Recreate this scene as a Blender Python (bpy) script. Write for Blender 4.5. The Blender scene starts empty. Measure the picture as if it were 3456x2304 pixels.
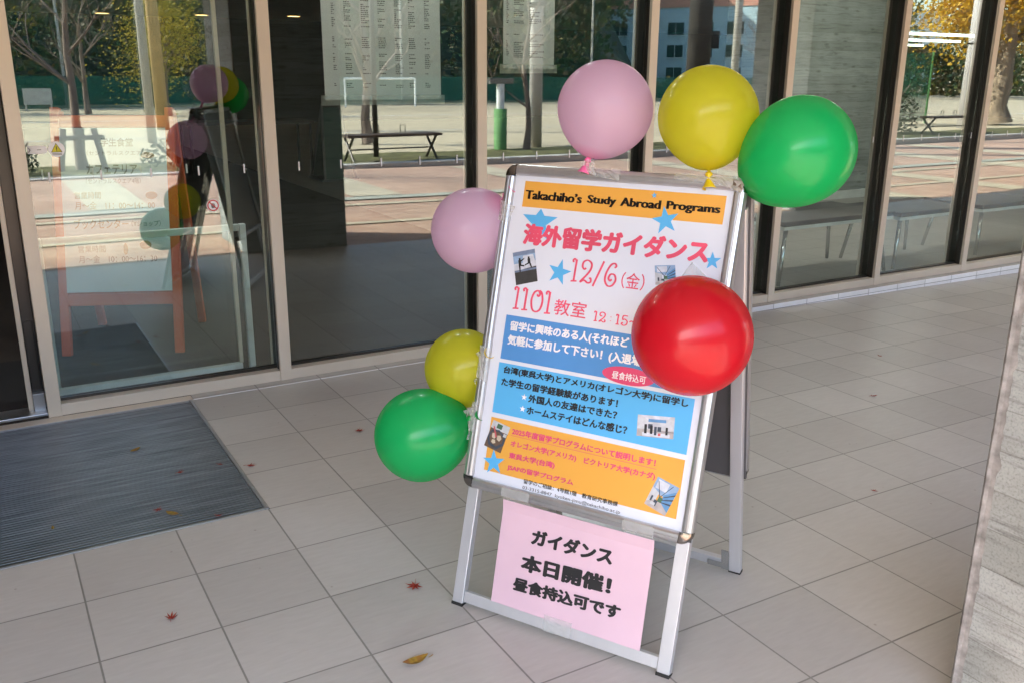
import bpy, math, random
from mathutils import Vector, Matrix, noise as mn
random.seed(7)
sc = bpy.context.scene
C = sc.collection
R = math.radians

# ------------------------------------------------------------------ camera, sky, sun, exposure
cam_d = bpy.data.cameras.new("camera"); cam = bpy.data.objects.new("camera", cam_d); C.objects.link(cam)
cam_d.sensor_width = 36; cam_d.lens = 32.16; cam_d.clip_start = 0.05; cam_d.clip_end = 600
yaw, pit, rol = 0.52931, -0.28731, 0.00664
fw = Vector((math.sin(yaw)*math.cos(pit), math.cos(yaw)*math.cos(pit), math.sin(pit)))
rt = Vector((math.cos(yaw), -math.sin(yaw), 0)); up = rt.cross(fw)
r2 = rt*math.cos(rol)+up*math.sin(rol); u2 = up*math.cos(rol)-rt*math.sin(rol)
cam.matrix_world = Matrix(((r2.x, u2.x, -fw.x, -0.61576), (r2.y, u2.y, -fw.y, -4.16112), (r2.z, u2.z, -fw.z, 1.43210), (0, 0, 0, 1)))
sc.camera = cam

SUN = Vector((-0.72, -0.42, 0.559)).normalized()          # direction towards the sun
w = bpy.data.worlds.new("World"); sc.world = w; w.use_nodes = True
nt = w.node_tree; bg = nt.nodes["Background"]; bg.inputs[1].default_value = 0.15
sky = nt.nodes.new("ShaderNodeTexSky"); sky.sky_type = 'NISHITA'; sky.sun_disc = False
sky.sun_elevation = math.asin(SUN.z); sky.sun_rotation = math.atan2(SUN.x, SUN.y)
nt.links.new(sky.outputs[0], bg.inputs[0])
sd = bpy.data.lights.new("sun", 'SUN'); sd.energy = 4.2; sd.angle = R(0.5); sd.color = (1, .93, .82)
so = bpy.data.objects.new("sun", sd); C.objects.link(so); so.location = SUN*60
so.rotation_euler = (-SUN).to_track_quat('-Z', 'Y').to_euler()
sc.view_settings.view_transform = 'Standard'; sc.view_settings.look = 'None'; sc.view_settings.gamma = 1
sc.view_settings.exposure = 2.74
sc.render.engine = 'CYCLES'
cy = sc.cycles; cy.max_bounces = 12; cy.diffuse_bounces = 5; cy.glossy_bounces = 5; cy.transparent_max_bounces = 24
cy.caustics_reflective = False; cy.caustics_refractive = False; cy.use_denoising = True; cy.sample_clamp_indirect = 8

# ------------------------------------------------------------------ materials
def newmat(name):
    m = bpy.data.materials.new(name); m.use_nodes = True
    return m, m.node_tree, m.node_tree.nodes["Principled BSDF"]
def N(t, kind, **kw):
    n = t.nodes.new("ShaderNode"+kind)
    for k, v in kw.items():
        if k in n.inputs: n.inputs[k].default_value = v
        else: setattr(n, k, v)
    return n
def coords(t, scale=(1, 1, 1), loc=(0, 0, 0), kind="Object"):
    tc = N(t, "TexCoord"); mp = N(t, "Mapping"); mp.inputs["Scale"].default_value = scale; mp.inputs["Location"].default_value = loc
    t.links.new(tc.outputs[kind], mp.inputs[0]); return mp.outputs[0]
def ramp(t, fac, stops):
    r = N(t, "ValToRGB"); e = r.color_ramp.elements
    while len(e) < len(stops): e.new(.5)
    for q, (p, c) in zip(e, stops): q.position = p; q.color = tuple(c)+(1,) if len(c) == 3 else c
    t.links.new(fac, r.inputs[0]); return r.outputs[0]
def mat(name, col, rough=.5, metal=0., var=.12, sc_=6., stretch=(1, 1, 1), bump=0., coat=0., bsc=None, spec=.5):
    m, t, p = newmat(name)
    v = coords(t, stretch)
    n = N(t, "TexNoise", Scale=sc_, Detail=5.); t.links.new(v, n.inputs["Vector"])
    lo = [max(0, c*(1-var)) for c in col]; hi = [min(1, c*(1+var)) for c in col]
    t.links.new(ramp(t, n.outputs[0], [(.3, lo), (.7, hi)]), p.inputs["Base Color"])
    p.inputs["Roughness"].default_value = rough; p.inputs["Metallic"].default_value = metal
    p.inputs["Coat Weight"].default_value = coat; p.inputs["Coat Roughness"].default_value = .08
    p.inputs["Specular IOR Level"].default_value = spec
    if bump:
        n2 = N(t, "TexNoise", Scale=bsc or sc_*8, Detail=4.); t.links.new(v, n2.inputs["Vector"])
        b = N(t, "Bump", Strength=bump, Distance=.002); t.links.new(n2.outputs[0], b.inputs["Height"]); t.links.new(b.outputs[0], p.inputs["Normal"])
    return m
def glass_mat(name, tint, r0):
    m, t, p = newmat(name); t.nodes.remove(p); out = t.nodes["Material Output"]
    lw = N(t, "LayerWeight", Blend=.5); pw = N(t, "Math", operation='POWER'); pw.inputs[1].default_value = 5
    t.links.new(lw.outputs["Facing"], pw.inputs[0])
    ma = N(t, "Math", operation='MULTIPLY_ADD'); ma.inputs[1].default_value = 1-r0; ma.inputs[2].default_value = r0
    t.links.new(pw.outputs[0], ma.inputs[0])
    tr = N(t, "BsdfTransparent"); tr.inputs[0].default_value = tint+(1,)
    gl = N(t, "BsdfGlossy", Roughness=0.); gl.inputs[0].default_value = (.97, 1, .985, 1)
    wv = N(t, "TexNoise", Scale=.9, Detail=1.); t.links.new(coords(t, (1, 1, 1)), wv.inputs["Vector"])
    b = N(t, "Bump", Strength=.05, Distance=.004); t.links.new(wv.outputs[0], b.inputs["Height"]); t.links.new(b.outputs[0], gl.inputs["Normal"])
    mx = N(t, "MixShader"); t.links.new(ma.outputs[0], mx.inputs[0]); t.links.new(tr.outputs[0], mx.inputs[1]); t.links.new(gl.outputs[0], mx.inputs[2])
    t.links.new(mx.outputs[0], out.inputs[0]); return m
def tile_mat(name, col, grout, bw=.3035, rh=.313, loc=(0, 0, 0), mort=.0028, rough=.42, rot=0.):
    m, t, p = newmat(name)
    v = coords(t, (1, 1, 1), loc)
    br = N(t, "TexBrick", offset=0., squash=1., Scale=1.)
    v.node.inputs["Rotation"].default_value = (rot, 0, 0)
    br.inputs["Mortar Size"].default_value = mort; br.inputs["Mortar Smooth"].default_value = .15
    br.inputs["Brick Width"].default_value = bw; br.inputs["Row Height"].default_value = rh; br.inputs["Bias"].default_value = 0
    br.inputs["Color1"].default_value = tuple(c*.90 for c in col)+(1,); br.inputs["Color2"].default_value = tuple(c*1.06 for c in col)+(1,)
    br.inputs["Mortar"].default_value = grout+(1,)
    t.links.new(v, br.inputs["Vector"])
    st = N(t, "TexNoise", Scale=14., Detail=6., Roughness=.65); t.links.new(coords(t, (1, 5, 1)), st.inputs["Vector"])
    bl = N(t, "TexNoise", Scale=1.3, Detail=4.); t.links.new(coords(t), bl.inputs["Vector"])
    m1 = N(t, "MixRGB", blend_type='MULTIPLY'); m1.inputs[0].default_value = 1
    t.links.new(br.outputs[0], m1.inputs[1]); t.links.new(ramp(t, st.outputs[0], [(.3, (.93, .925, .92)), (.72, (1.03, 1.03, 1.03))]), m1.inputs[2])
    m2 = N(t, "MixRGB", blend_type='MULTIPLY'); m2.inputs[0].default_value = 1
    t.links.new(m1.outputs[0], m2.inputs[1]); t.links.new(ramp(t, bl.outputs[0], [(.3, (.92, .91, .90)), (.7, (1.03, 1.03, 1.03))]), m2.inputs[2])
    sp = N(t, "TexVoronoi", Scale=9.); t.links.new(coords(t), sp.inputs["Vector"])
    m3 = N(t, "MixRGB", blend_type='MULTIPLY'); m3.inputs[0].default_value = 1
    t.links.new(m2.outputs[0], m3.inputs[1]); t.links.new(ramp(t, sp.outputs["Distance"], [(.02, (.72, .68, .64)), (.05, (1, 1, 1))]), m3.inputs[2])
    t.links.new(m3.outputs[0], p.inputs["Base Color"])
    p.inputs["Roughness"].default_value = rough
    hh = N(t, "Math", operation='MULTIPLY_ADD'); t.links.new(br.outputs["Fac"], hh.inputs[0]); hh.inputs[1].default_value = -1.
    s2 = N(t, "Math", operation='MULTIPLY'); t.links.new(st.outputs[0], s2.inputs[0]); s2.inputs[1].default_value = .35
    t.links.new(s2.outputs[0], hh.inputs[2])
    b = N(t, "Bump", Strength=.5, Distance=.0025); t.links.new(hh.outputs[0], b.inputs["Height"]); t.links.new(b.outputs[0], p.inputs["Normal"])
    return m
def concrete_mat(name, light, dark):
    """board-marked concrete: horizontal wood grain (along x and y), boards of differing tone, knots"""
    m, t, p = newmat(name)
    tc = N(t, "TexCoord"); sx = N(t, "SeparateXYZ"); t.links.new(tc.outputs["Object"], sx.inputs[0])
    wob = N(t, "TexNoise", Scale=2.2, Detail=2.); t.links.new(coords(t, (1, 1, 2)), wob.inputs["Vector"])
    wz = N(t, "Math", operation='MULTIPLY_ADD'); t.links.new(wob.outputs[0], wz.inputs[0]); wz.inputs[1].default_value = .035; t.links.new(sx.outputs[2], wz.inputs[2])
    fl = N(t, "Math", operation='DIVIDE'); t.links.new(sx.outputs[2], fl.inputs[0]); fl.inputs[1].default_value = .093
    fr = N(t, "Math", operation='FRACT'); t.links.new(fl.outputs[0], fr.inputs[0])
    fo = N(t, "Math", operation='FLOOR'); t.links.new(fl.outputs[0], fo.inputs[0])
    wn = N(t, "TexWhiteNoise", noise_dimensions='1D'); t.links.new(fo.outputs[0], wn.inputs["W"])
    cx = N(t, "CombineXYZ"); t.links.new(sx.outputs[0], cx.inputs[0]); t.links.new(sx.outputs[1], cx.inputs[1]); t.links.new(wz.outputs[0], cx.inputs[2])
    off = N(t, "VectorMath", operation='MULTIPLY_ADD'); t.links.new(wn.outputs["Color"], off.inputs[0]); off.inputs[1].default_value = (9, 9, 0); t.links.new(cx.outputs[0], off.inputs[2])
    mp = N(t, "Mapping"); mp.inputs["Scale"].default_value = (3.6, 3.6, 50); t.links.new(off.outputs[0], mp.inputs[0])
    gr = N(t, "TexNoise", Scale=1., Detail=6., Roughness=.7); t.links.new(mp.outputs[0], gr.inputs["Vector"])
    mp2 = N(t, "Mapping"); mp2.inputs["Scale"].default_value = (5, 5, 13); t.links.new(off.outputs[0], mp2.inputs[0])
    kn = N(t, "TexVoronoi", Scale=.8); t.links.new(mp2.outputs[0], kn.inputs["Vector"])
    rg = N(t, "Math", operation='SINE'); q = N(t, "Math", operation='MULTIPLY'); t.links.new(kn.outputs["Distance"], q.inputs[0]); q.inputs[1].default_value = 46; t.links.new(q.outputs[0], rg.inputs[0])
    base = ramp(t, gr.outputs[0], [(.32, dark), (.48, light), (.75, tuple(min(1, c*1.12) for c in light))])
    def mul(a, b, f=1.):
        x = N(t, "MixRGB", blend_type='MULTIPLY'); x.inputs[0].default_value = f; t.links.new(a, x.inputs[1]); t.links.new(b, x.inputs[2]); return x.outputs[0]
    c = mul(base, ramp(t, wn.outputs["Value"], [(0, (.78, .78, .76)), (1, (1.06, 1.06, 1.06))]))
    seam = ramp(t, fr.outputs[0], [(.0, (.5, .49, .46)), (.035, (1, 1, 1))])
    c = mul(c, seam)
    knot = ramp(t, kn.outputs["Distance"], [(.07, (.5, .49, .46)), (.10, (.8, .8, .78)), (.13, (.68, .67, .65)), (.19, (1, 1, 1))])
    c = mul(c, knot)
    st = N(t, "TexNoise", Scale=2.5, Detail=5.); t.links.new(coords(t), st.inputs["Vector"])
    c = mul(c, ramp(t, st.outputs[0], [(.35, (.8, .79, .76)), (.65, (1.05, 1.05, 1.05))]))
    pt = N(t, "TexNoise", Scale=170., Detail=3.); t.links.new(coords(t), pt.inputs["Vector"])
    c = mul(c, ramp(t, pt.outputs[0], [(.3, (.72, .72, .71)), (.48, (1, 1, 1)), (.75, (1.1, 1.1, 1.1))]))
    t.links.new(c, p.inputs["Base Color"]); p.inputs["Roughness"].default_value = .8
    h = N(t, "Math", operation='ADD'); t.links.new(gr.outputs[0], h.inputs[0])
    s3 = N(t, "Math", operation='MULTIPLY'); t.links.new(wn.outputs["Value"], s3.inputs[0]); s3.inputs[1].default_value = .6; t.links.new(s3.outputs[0], h.inputs[1])
    b = N(t, "Bump", Strength=.55, Distance=.003); t.links.new(h.outputs[0], b.inputs["Height"]); t.links.new(b.outputs[0], p.inputs["Normal"])
    return m
def leafy(name, cols, scale=.5, trans=.25):
    m, t, p = newmat(name); out = t.nodes["Material Output"]
    n = N(t, "TexNoise", Scale=scale, Detail=3.); t.links.new(coords(t), n.inputs["Vector"])
    k = len(cols); col = ramp(t, n.outputs[0], [(.3+.4*i/(k-1), c) for i, c in enumerate(cols)])
    t.links.new(col, p.inputs["Base Color"]); p.inputs["Roughness"].default_value = .6
    tr = N(t, "BsdfTranslucent"); t.links.new(col, tr.inputs[0])
    mx = N(t, "MixShader"); mx.inputs[0].default_value = trans
    t.links.new(p.outputs[0], mx.inputs[1]); t.links.new(tr.outputs[0], mx.inputs[2]); t.links.new(mx.outputs[0], out.inputs[0]); return m
def balloon_mat(name, col, deep, trans=.3):
    m, t, p = newmat(name); out = t.nodes["Material Output"]
    tc = N(t, "TexCoord"); sx = N(t, "SeparateXYZ"); t.links.new(tc.outputs["Object"], sx.inputs[0])
    mr = N(t, "MapRange"); mr.inputs[1].default_value = -.155; mr.inputs[2].default_value = -.11; t.links.new(sx.outputs[2], mr.inputs[0])  # thicker, more saturated latex at the neck
    c = N(t, "MixRGB"); c.inputs[1].default_value = deep+(1,); c.inputs[2].default_value = col+(1,); t.links.new(mr.outputs[0], c.inputs[0])
    n = N(t, "TexNoise", Scale=5., Detail=2.); t.links.new(tc.outputs["Object"], n.inputs["Vector"])
    c2 = N(t, "MixRGB", blend_type='MULTIPLY'); c2.inputs[0].default_value = 1; t.links.new(c.outputs[0], c2.inputs[1])
    t.links.new(ramp(t, n.outputs[0], [(.3, (.95, .95, .95)), (.7, (1, 1, 1))]), c2.inputs[2])
    t.links.new(c2.outputs[0], p.inputs["Base Color"]); p.inputs["Roughness"].default_value = .26; p.inputs["IOR"].default_value = 1.5; p.inputs["Coat Weight"].default_value = .2; p.inputs["Coat Roughness"].default_value = .04
    tr = N(t, "BsdfTranslucent"); t.links.new(c2.outputs[0], tr.inputs[0])
    mx = N(t, "MixShader"); mx.inputs[0].default_value = trans
    t.links.new(p.outputs[0], mx.inputs[1]); t.links.new(tr.outputs[0], mx.inputs[2]); t.links.new(mx.outputs[0], out.inputs[0]); return m
def film_mat(name, col, alpha, rough=.25):
    m, t, p = newmat(name); out = t.nodes["Material Output"]
    n = N(t, "TexNoise", Scale=40., Detail=4.); t.links.new(coords(t), n.inputs["Vector"])
    t.links.new(ramp(t, n.outputs[0], [(.3, tuple(c*.9 for c in col)), (.7, col)]), p.inputs["Base Color"]); p.inputs["Roughness"].default_value = rough
    b = N(t, "Bump", Strength=.4, Distance=.002); t.links.new(n.outputs[0], b.inputs["Height"]); t.links.new(b.outputs[0], p.inputs["Normal"])
    tr = N(t, "BsdfTransparent"); mx = N(t, "MixShader"); mx.inputs[0].default_value = alpha
    t.links.new(tr.outputs[0], mx.inputs[1]); t.links.new(p.outputs[0], mx.inputs[2]); t.links.new(mx.outputs[0], out.inputs[0]); return m
def emit(name, col, st):
    m, t, p = newmat(name); p.inputs["Base Color"].default_value = col+(1,); p.inputs["Emission Color"].default_value = col+(1,); p.inputs["Emission Strength"].default_value = st; return m

M = dict(
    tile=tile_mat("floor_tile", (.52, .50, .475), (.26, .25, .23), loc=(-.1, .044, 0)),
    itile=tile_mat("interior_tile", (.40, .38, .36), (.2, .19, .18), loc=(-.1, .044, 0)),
    curb=tile_mat("curb_tile", (.90, .91, .94), (.30, .30, .30), bw=.3035, rh=.036, loc=(-.1, .0, .0), mort=.0022, rot=R(-90)),
    carpet=mat("dark_carpet", (.03, .022, .018), .95, sc_=40, bump=.5),
    blackmat=mat("black_mat", (.008, .008, .009), .95, sc_=60, bump=.6),
    champ=mat("champagne_aluminium", (.66, .585, .49), .42, .2, .06, 3, (1, 1, .2)),
    dark=mat("dark_bronze_aluminium", (.06, .055, .05), .28, .6, .15, 5),
    alu=mat("brushed_aluminium", (.56, .57, .59), .30, .85, .05, 30, (1, 1, .05), bump=.05),
    alu_leg=mat('anodised_aluminium', (.66, .67, .70), .38, .55, .04, 20, (1, 1, .05)),
    alu_dull=mat("dull_aluminium", (.42, .42, .43), .38, .7, .06, 20),
    chrome=mat("dark_chrome", (.30, .28, .26), .15, 1., .1, 10),
    rubber=mat("black_rubber", (.015, .015, .015), .7),
    steel=mat("steel_rod", (.55, .57, .58), .25, .9, .05),
    slate=mat("dark_grey_board", (.10, .10, .105), .35, 0, .1, 4),
    paper=mat("white_paper", (.73, .775, .87), .45, 0, .025, 7, coat=.25),
    pinkpaper=mat("pink_paper", (.73, .51, .60), .55, 0, .03, 6),
    black=mat("black_print", (.012, .012, .014), .5),
    orange=mat("orange_print", (.80, .40, .06), .45, 0, .03, coat=.25),
    blue=mat("blue_print", (.085, .29, .66), .45, 0, .04, coat=.25),
    cyan=mat("light_blue_print", (.10, .46, .84), .45, 0, .03, coat=.25),
    rosy=mat("rose_red_print", (.78, .085, .16), .5),
    pinkink=mat("pink_print", (.70, .07, .18), .5),
    white=mat("white_print", (.84, .84, .88), .5),
    grey=mat("grey_print", (.16, .16, .17), .5),
    tape=film_mat("clear_tape", (.78, .80, .78), .34),
    canopy=mat("canopy_soffit", (.55, .54, .52), .8, 0, .06, 2),
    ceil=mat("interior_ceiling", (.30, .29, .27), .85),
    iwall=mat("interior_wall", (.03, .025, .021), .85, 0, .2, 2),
    pale=mat("pale_plaster", (.5, .49, .46), .8),
    conc=concrete_mat("board_marked_concrete", (.345, .385, .395), (.18, .195, .20)),
    mortar=mat("rough_concrete", (.23, .23, .225), .9, 0, .45, 30, bump=.9),
    orangewood=mat("orange_painted_wood", (.68, .10, .02), .5, 0, .12, 5, (1, 1, .2)),
    whitemetal=mat("white_painted_metal", (.75, .78, .77), .4),
    greenboard=mat("green_board", (.02, .07, .05), .6),
    wood=mat("dark_wood", (.07, .045, .03), .6, 0, .3, 12, (.3, 1, 1)),
    cushion=mat("dark_cushion", (.04, .04, .045), .7),
    field=mat("sandy_field", (.52, .44, .30), .95, 0, .1, .6),
    kerb=mat("kerb_concrete", (.48, .46, .43), .85, 0, .15, 4),
    drain=mat("drain_concrete", (.38, .40, .35), .8, 0, .12, 5),
    grass=mat("verge_grass", (.11, .105, .035), .95, 0, .6, 5, bump=.8),
    bark=mat("tree_bark", (.20, .155, .125), .9, 0, .4, 9, (1, 1, .25), bump=.8),
    gbark=mat("ginkgo_bark", (.26, .20, .14), .9, 0, .4, 8, (1, 1, .2), bump=.9),
    utility=mat("weathered_pole", (.46, .44, .40), .75, 0, .1, 4, (1, 1, .3)),
    tanpole=mat("tan_pole", (.42, .30, .14), .7, 0, .12, 3),
    darkpole=mat("dark_pole", (.045, .042, .04), .6, 0, .25, 4),
    lightconc=mat("pale_concrete_pole", (.58, .56, .55), .8, 0, .1, 3, (1, 1, .3)),
    net=film_mat("green_net", (.02, .22, .13), .55, .8),
    sheet=film_mat("green_sheet", (.012, .13, .085), .72, .8),
    greenpad=mat("green_pad", (.12, .30, .10), .7, 0, .15),
    woods=leafy("mixed_woodland", [(.012, .03, .012), (.06, .11, .03), (.16, .11, .05), (.05, .10, .03), (.42, .30, .04)], .45),
    ginkgo=leafy("ginkgo_foliage", [(.45, .24, .012), (.62, .38, .02), (.72, .50, .05)], 1.5, .4),
    autumn=leafy('autumn_foliage', [(.10, .13, .02), (.34, .27, .03), (.48, .34, .05)], 1.2, .35),
    shrub=leafy("shrub_foliage", [(.012, .022, .008), (.03, .05, .015), (.05, .045, .015)], 2.),
    hill=mat("hill_ground", (.025, .035, .015), .95, 0, .4, .3),
    paleblue=mat("pale_blue_render", (.50, .66, .70), .8, 0, .05, .3),
    salmon=mat("salmon_render", (.72, .34, .24), .8),
    winglass=mat("dark_window_glass", (.03, .06, .06), .1),
    maple=leafy("maple_leaf_red", [(.20, .012, .008), (.32, .03, .012), (.42, .07, .02)], 40., .15),
    yleaf=leafy("yellow_leaf", [(.22, .13, .02), (.38, .24, .03), (.30, .12, .03)], 40., .15),
)
M['glass'] = glass_mat("window_glass", (.90, .955, .93), .10)
M['glass2'] = glass_mat("door_glass", (.95, .975, .965), .03)
M['downlight'] = emit("downlight_lens", (1, .56, .2), 1.3)
M['hungpaper'] = leafy('hung_paper', [(.84, .85, .86), (.87, .87, .88)], 3., .45)
M['bright'] = emit('added_easel_lamp_lens', (1, .95, .88), 12.)  # glow of the added lamps that brighten the easel board
M['bright2'] = emit('added_sheet_lamp_lens', (.95, .98, 1), 14.)  # glow of the added lamps behind the hung sheets
M['tube2'] = emit('ceiling_tube', (1, .93, .82), 6.)
M['tube'] = emit("fluorescent_tube", (.9, 1, .92), .8)

# courtyard brick paving
def brick_mat():
    m, t, p = newmat("pink_brick_paving")
    br = N(t, "TexBrick", Scale=1.); br.inputs["Brick Width"].default_value = .2; br.inputs["Row Height"].default_value = .1; br.inputs["Mortar Size"].default_value = .004
    br.inputs["Color1"].default_value = (.43, .26, .195, 1); br.inputs["Color2"].default_value = (.56, .38, .29, 1); br.inputs["Mortar"].default_value = (.38, .33, .28, 1)
    t.links.new(coords(t), br.inputs["Vector"])
    n = N(t, "TexNoise", Scale=.9, Detail=6.); t.links.new(coords(t), n.inputs["Vector"])
    x = N(t, "MixRGB", blend_type='MULTIPLY'); x.inputs[0].default_value = 1
    t.links.new(br.outputs[0], x.inputs[1]); t.links.new(ramp(t, n.outputs[0], [(.3, (.82, .82, .82)), (.7, (1.08, 1.06, 1.04))]), x.inputs[2])
    t.links.new(x.outputs[0], p.inputs["Base Color"]); p.inputs["Roughness"].default_value = .85; return m
M['brick'] = brick_mat()
M['cream'] = tile_mat("cream_paving", (.56, .50, .38), (.4, .36, .3), bw=.3, rh=.3, mort=.004, rough=.85)

# ------------------------------------------------------------------ mesh helpers
class MB:
    def __init__(s): s.v = []; s.f = []; s.m = []
    def add(s, vs, fs, mi=0, T=None):
        b = len(s.v)
        s.v += [tuple(T(*p)) if T else tuple(p) for p in vs]; s.f += [[b+i for i in f] for f in fs]; s.m += [mi]*len(fs); return s
    def box(s, x0, y0, z0, x1, y1, z1, mi=0, T=None):
        return s.add([(x0, y0, z0), (x1, y0, z0), (x1, y1, z0), (x0, y1, z0), (x0, y0, z1), (x1, y0, z1), (x1, y1, z1), (x0, y1, z1)],
                     [(0, 3, 2, 1), (4, 5, 6, 7), (0, 1, 5, 4), (1, 2, 6, 5), (2, 3, 7, 6), (3, 0, 4, 7)], mi, T)
    def poly(s, pts, mi=0, T=None): return s.add(pts, [tuple(range(len(pts)))], mi, T)
    def tube(s, pts, rad, n=8, mi=0, cap=True):
        pts = [Vector(p) for p in pts]; rad = rad if isinstance(rad, (list, tuple)) else [rad]*len(pts)
        vs = []; fs = []; ref = None
        for i, p in enumerate(pts):
            d = (pts[min(i+1, len(pts)-1)]-pts[max(i-1, 0)]).normalized()
            if ref is None: ref = d.orthogonal().normalized()
            a = (ref-d*ref.dot(d)).normalized(); b = d.cross(a); ref = a
            for k in range(n):
                q = 2*math.pi*k/n; vs.append(p+(a*math.cos(q)+b*math.sin(q))*rad[i])
        for i in range(len(pts)-1):
            for k in range(n): fs.append((i*n+k, i*n+(k+1) % n, (i+1)*n+(k+1) % n, (i+1)*n+k))
        if cap: fs += [tuple(range(n))[::-1], tuple(range((len(pts)-1)*n, len(pts)*n))]
        return s.add(vs, fs, mi)
    def lathe(s, prof, n=32, mi=0, T=None):
        vs = [(r*math.cos(2*math.pi*k/n), r*math.sin(2*math.pi*k/n), z) for r, z in prof for k in range(n)]
        fs = [(i*n+k, i*n+(k+1) % n, (i+1)*n+(k+1) % n, (i+1)*n+k) for i in range(len(prof)-1) for k in range(n)]
        return s.add(vs, fs, mi, T)
    def extr(s, prof, A, B, wx, dx, mi=0):
        """extrude a closed profile [(w, d)] from A to B; wx, dx: the directions of w and d"""
        A, B, wx, dx = map(Vector, (A, B, wx, dx)); n = len(prof)
        vs = [P+wx*a+dx*b for P in (A, B) for a, b in prof]
        fs = [(k, (k+1) % n, n+(k+1) % n, n+k) for k in range(n)]+[tuple(range(n))[::-1], tuple(range(n, 2*n))]
        return s.add(vs, fs, mi)
    def build(s, name, mats, parent=None, smooth=False, bev=0., loc=None, matrix=None):
        me = bpy.data.meshes.new(name); me.from_pydata(s.v, [], s.f)
        for mm in (mats if isinstance(mats, (list, tuple)) else [mats]): me.materials.append(M[mm] if isinstance(mm, str) else mm)
        me.polygons.foreach_set("material_index", s.m)
        if smooth: me.polygons.foreach_set("use_smooth", [True]*len(s.f))
        me.update(); o = bpy.data.objects.new(name, me); C.objects.link(o)
        if loc is not None: o.location = loc
        if parent: o.parent = parent
        if bev:
            b = o.modifiers.new("edge", 'BEVEL'); b.width = bev; b.segments = 2; b.limit_method = 'ANGLE'
        return o
def tag(o, label=None, cat=None, group=None, kind=None):
    if label: o["label"] = label
    if cat: o["category"] = cat
    if group: o["group"] = group
    if kind: o["kind"] = kind
    return o
def thing(name, label, cat, loc=(0, 0, 0), rotz=0., group=None):
    o = bpy.data.objects.new(name, None); C.objects.link(o); o.empty_display_size = .1
    o.location = loc; o.rotation_euler = (0, 0, rotz); return tag(o, label, cat, group)
def dup(root, loc, rotz, label, scale=1.):
    r = root.copy(); C.objects.link(r); r.location = loc; r.rotation_euler = (0, 0, rotz); r.scale = (scale,)*3; r["label"] = label
    for ch in list(root.children):
        c = ch.copy(); C.objects.link(c); c.parent = r
        for g in list(ch.children):
            d = g.copy(); C.objects.link(d); d.parent = c
    return r
_tc = {}
def text_geo(body, off=0., smear=0., res=3):
    """triangulated outlines of a line of text, normalised to its own bounding box"""
    k = (body, off, smear, res)
    if k in _tc: return _tc[k]
    cu = bpy.data.curves.new("t", 'FONT'); cu.body = body; cu.resolution_u = res
    o = bpy.data.objects.new("t", cu); C.objects.link(o)
    dg = bpy.context.evaluated_depsgraph_get(); me = bpy.data.meshes.new_from_object(o.evaluated_get(dg))
    v = [(p.co.x, p.co.y, 0.) for p in me.vertices]; f = [tuple(p.vertices) for p in me.polygons]
    if off:                                                                # bold: shifted copies a hair apart in depth
        n = len(v); vv = []; ff = []
        for i in range(9):
            a = 2*math.pi*i/8; dx, dy = (0, 0) if i == 8 else (off*math.cos(a), off*.8*math.sin(a))
            vv += [(x+dx, y+dy, i*.00002) for x, y, z in v]; ff += [tuple(q_+n*i for q_ in q) for q in f]
        v, f = vv, ff
    if smear:
        n = len(v); vv = []; ff = []
        for i in range(4):
            vv += [(x+smear*i/3, y, i*.00002) for x, y, z in v]; ff += [tuple(a+n*i for a in q) for q in f]
        v, f = vv, ff
    x0 = min(p[0] for p in v); x1 = max(p[0] for p in v); y0 = min(p[1] for p in v); y1 = max(p[1] for p in v)
    v = [((x-x0)/(x1-x0), (y-y0)/(y1-y0), z) for x, y, z in v]
    bpy.data.objects.remove(o); bpy.data.curves.remove(cu); bpy.data.meshes.remove(me)
    _tc[k] = (v, f); return v, f
def put_text(mb, P, body, u0, u1, vt, vb, wz, mi=0, off=0., smear=0., tilt=0., res=3):
    """text filling the rectangle u0..u1, vt (top)..vb (bottom) of a surface P(u, v, w); tilt lifts the right end"""
    v, f = text_geo(body, off, smear, res)
    mb.add(v, f, mi, lambda x, y, z: P(u0+(u1-u0)*x, vb+(vt-vb)*y-tilt*x, wz+z))
def star(mb, P, u, v, r, wz, rot=0., mi=0, clip=None):
    pts = []
    for k in range(10):
        a = math.pi/2+rot+k*math.pi/5; q = r if k % 2 == 0 else r*.40
        x, y = u+q*math.cos(a), v-q*math.sin(a)
        pts.append((x, max(y, clip) if clip is not None else y))
    pts.append(pts[0])
    for k in range(10): mb.poly([P(u, v, wz), P(*pts[k], wz), P(*pts[k+1], wz)], mi)
def smooth_line(p, k=5):
    out = []
    for i in range(len(p)-1):
        a, b, c, d = p[max(i-1, 0)], p[i], p[i+1], p[min(i+2, len(p)-1)]
        for j in range(k):
            t = j/k
            out.append(tuple(.5*(2*b[q]+(c[q]-a[q])*t+(2*a[q]-5*b[q]+4*c[q]-d[q])*t*t+(3*b[q]-a[q]-3*c[q]+d[q])*t**3) for q in (0, 1)))
    return out+[p[-1]]
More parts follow.
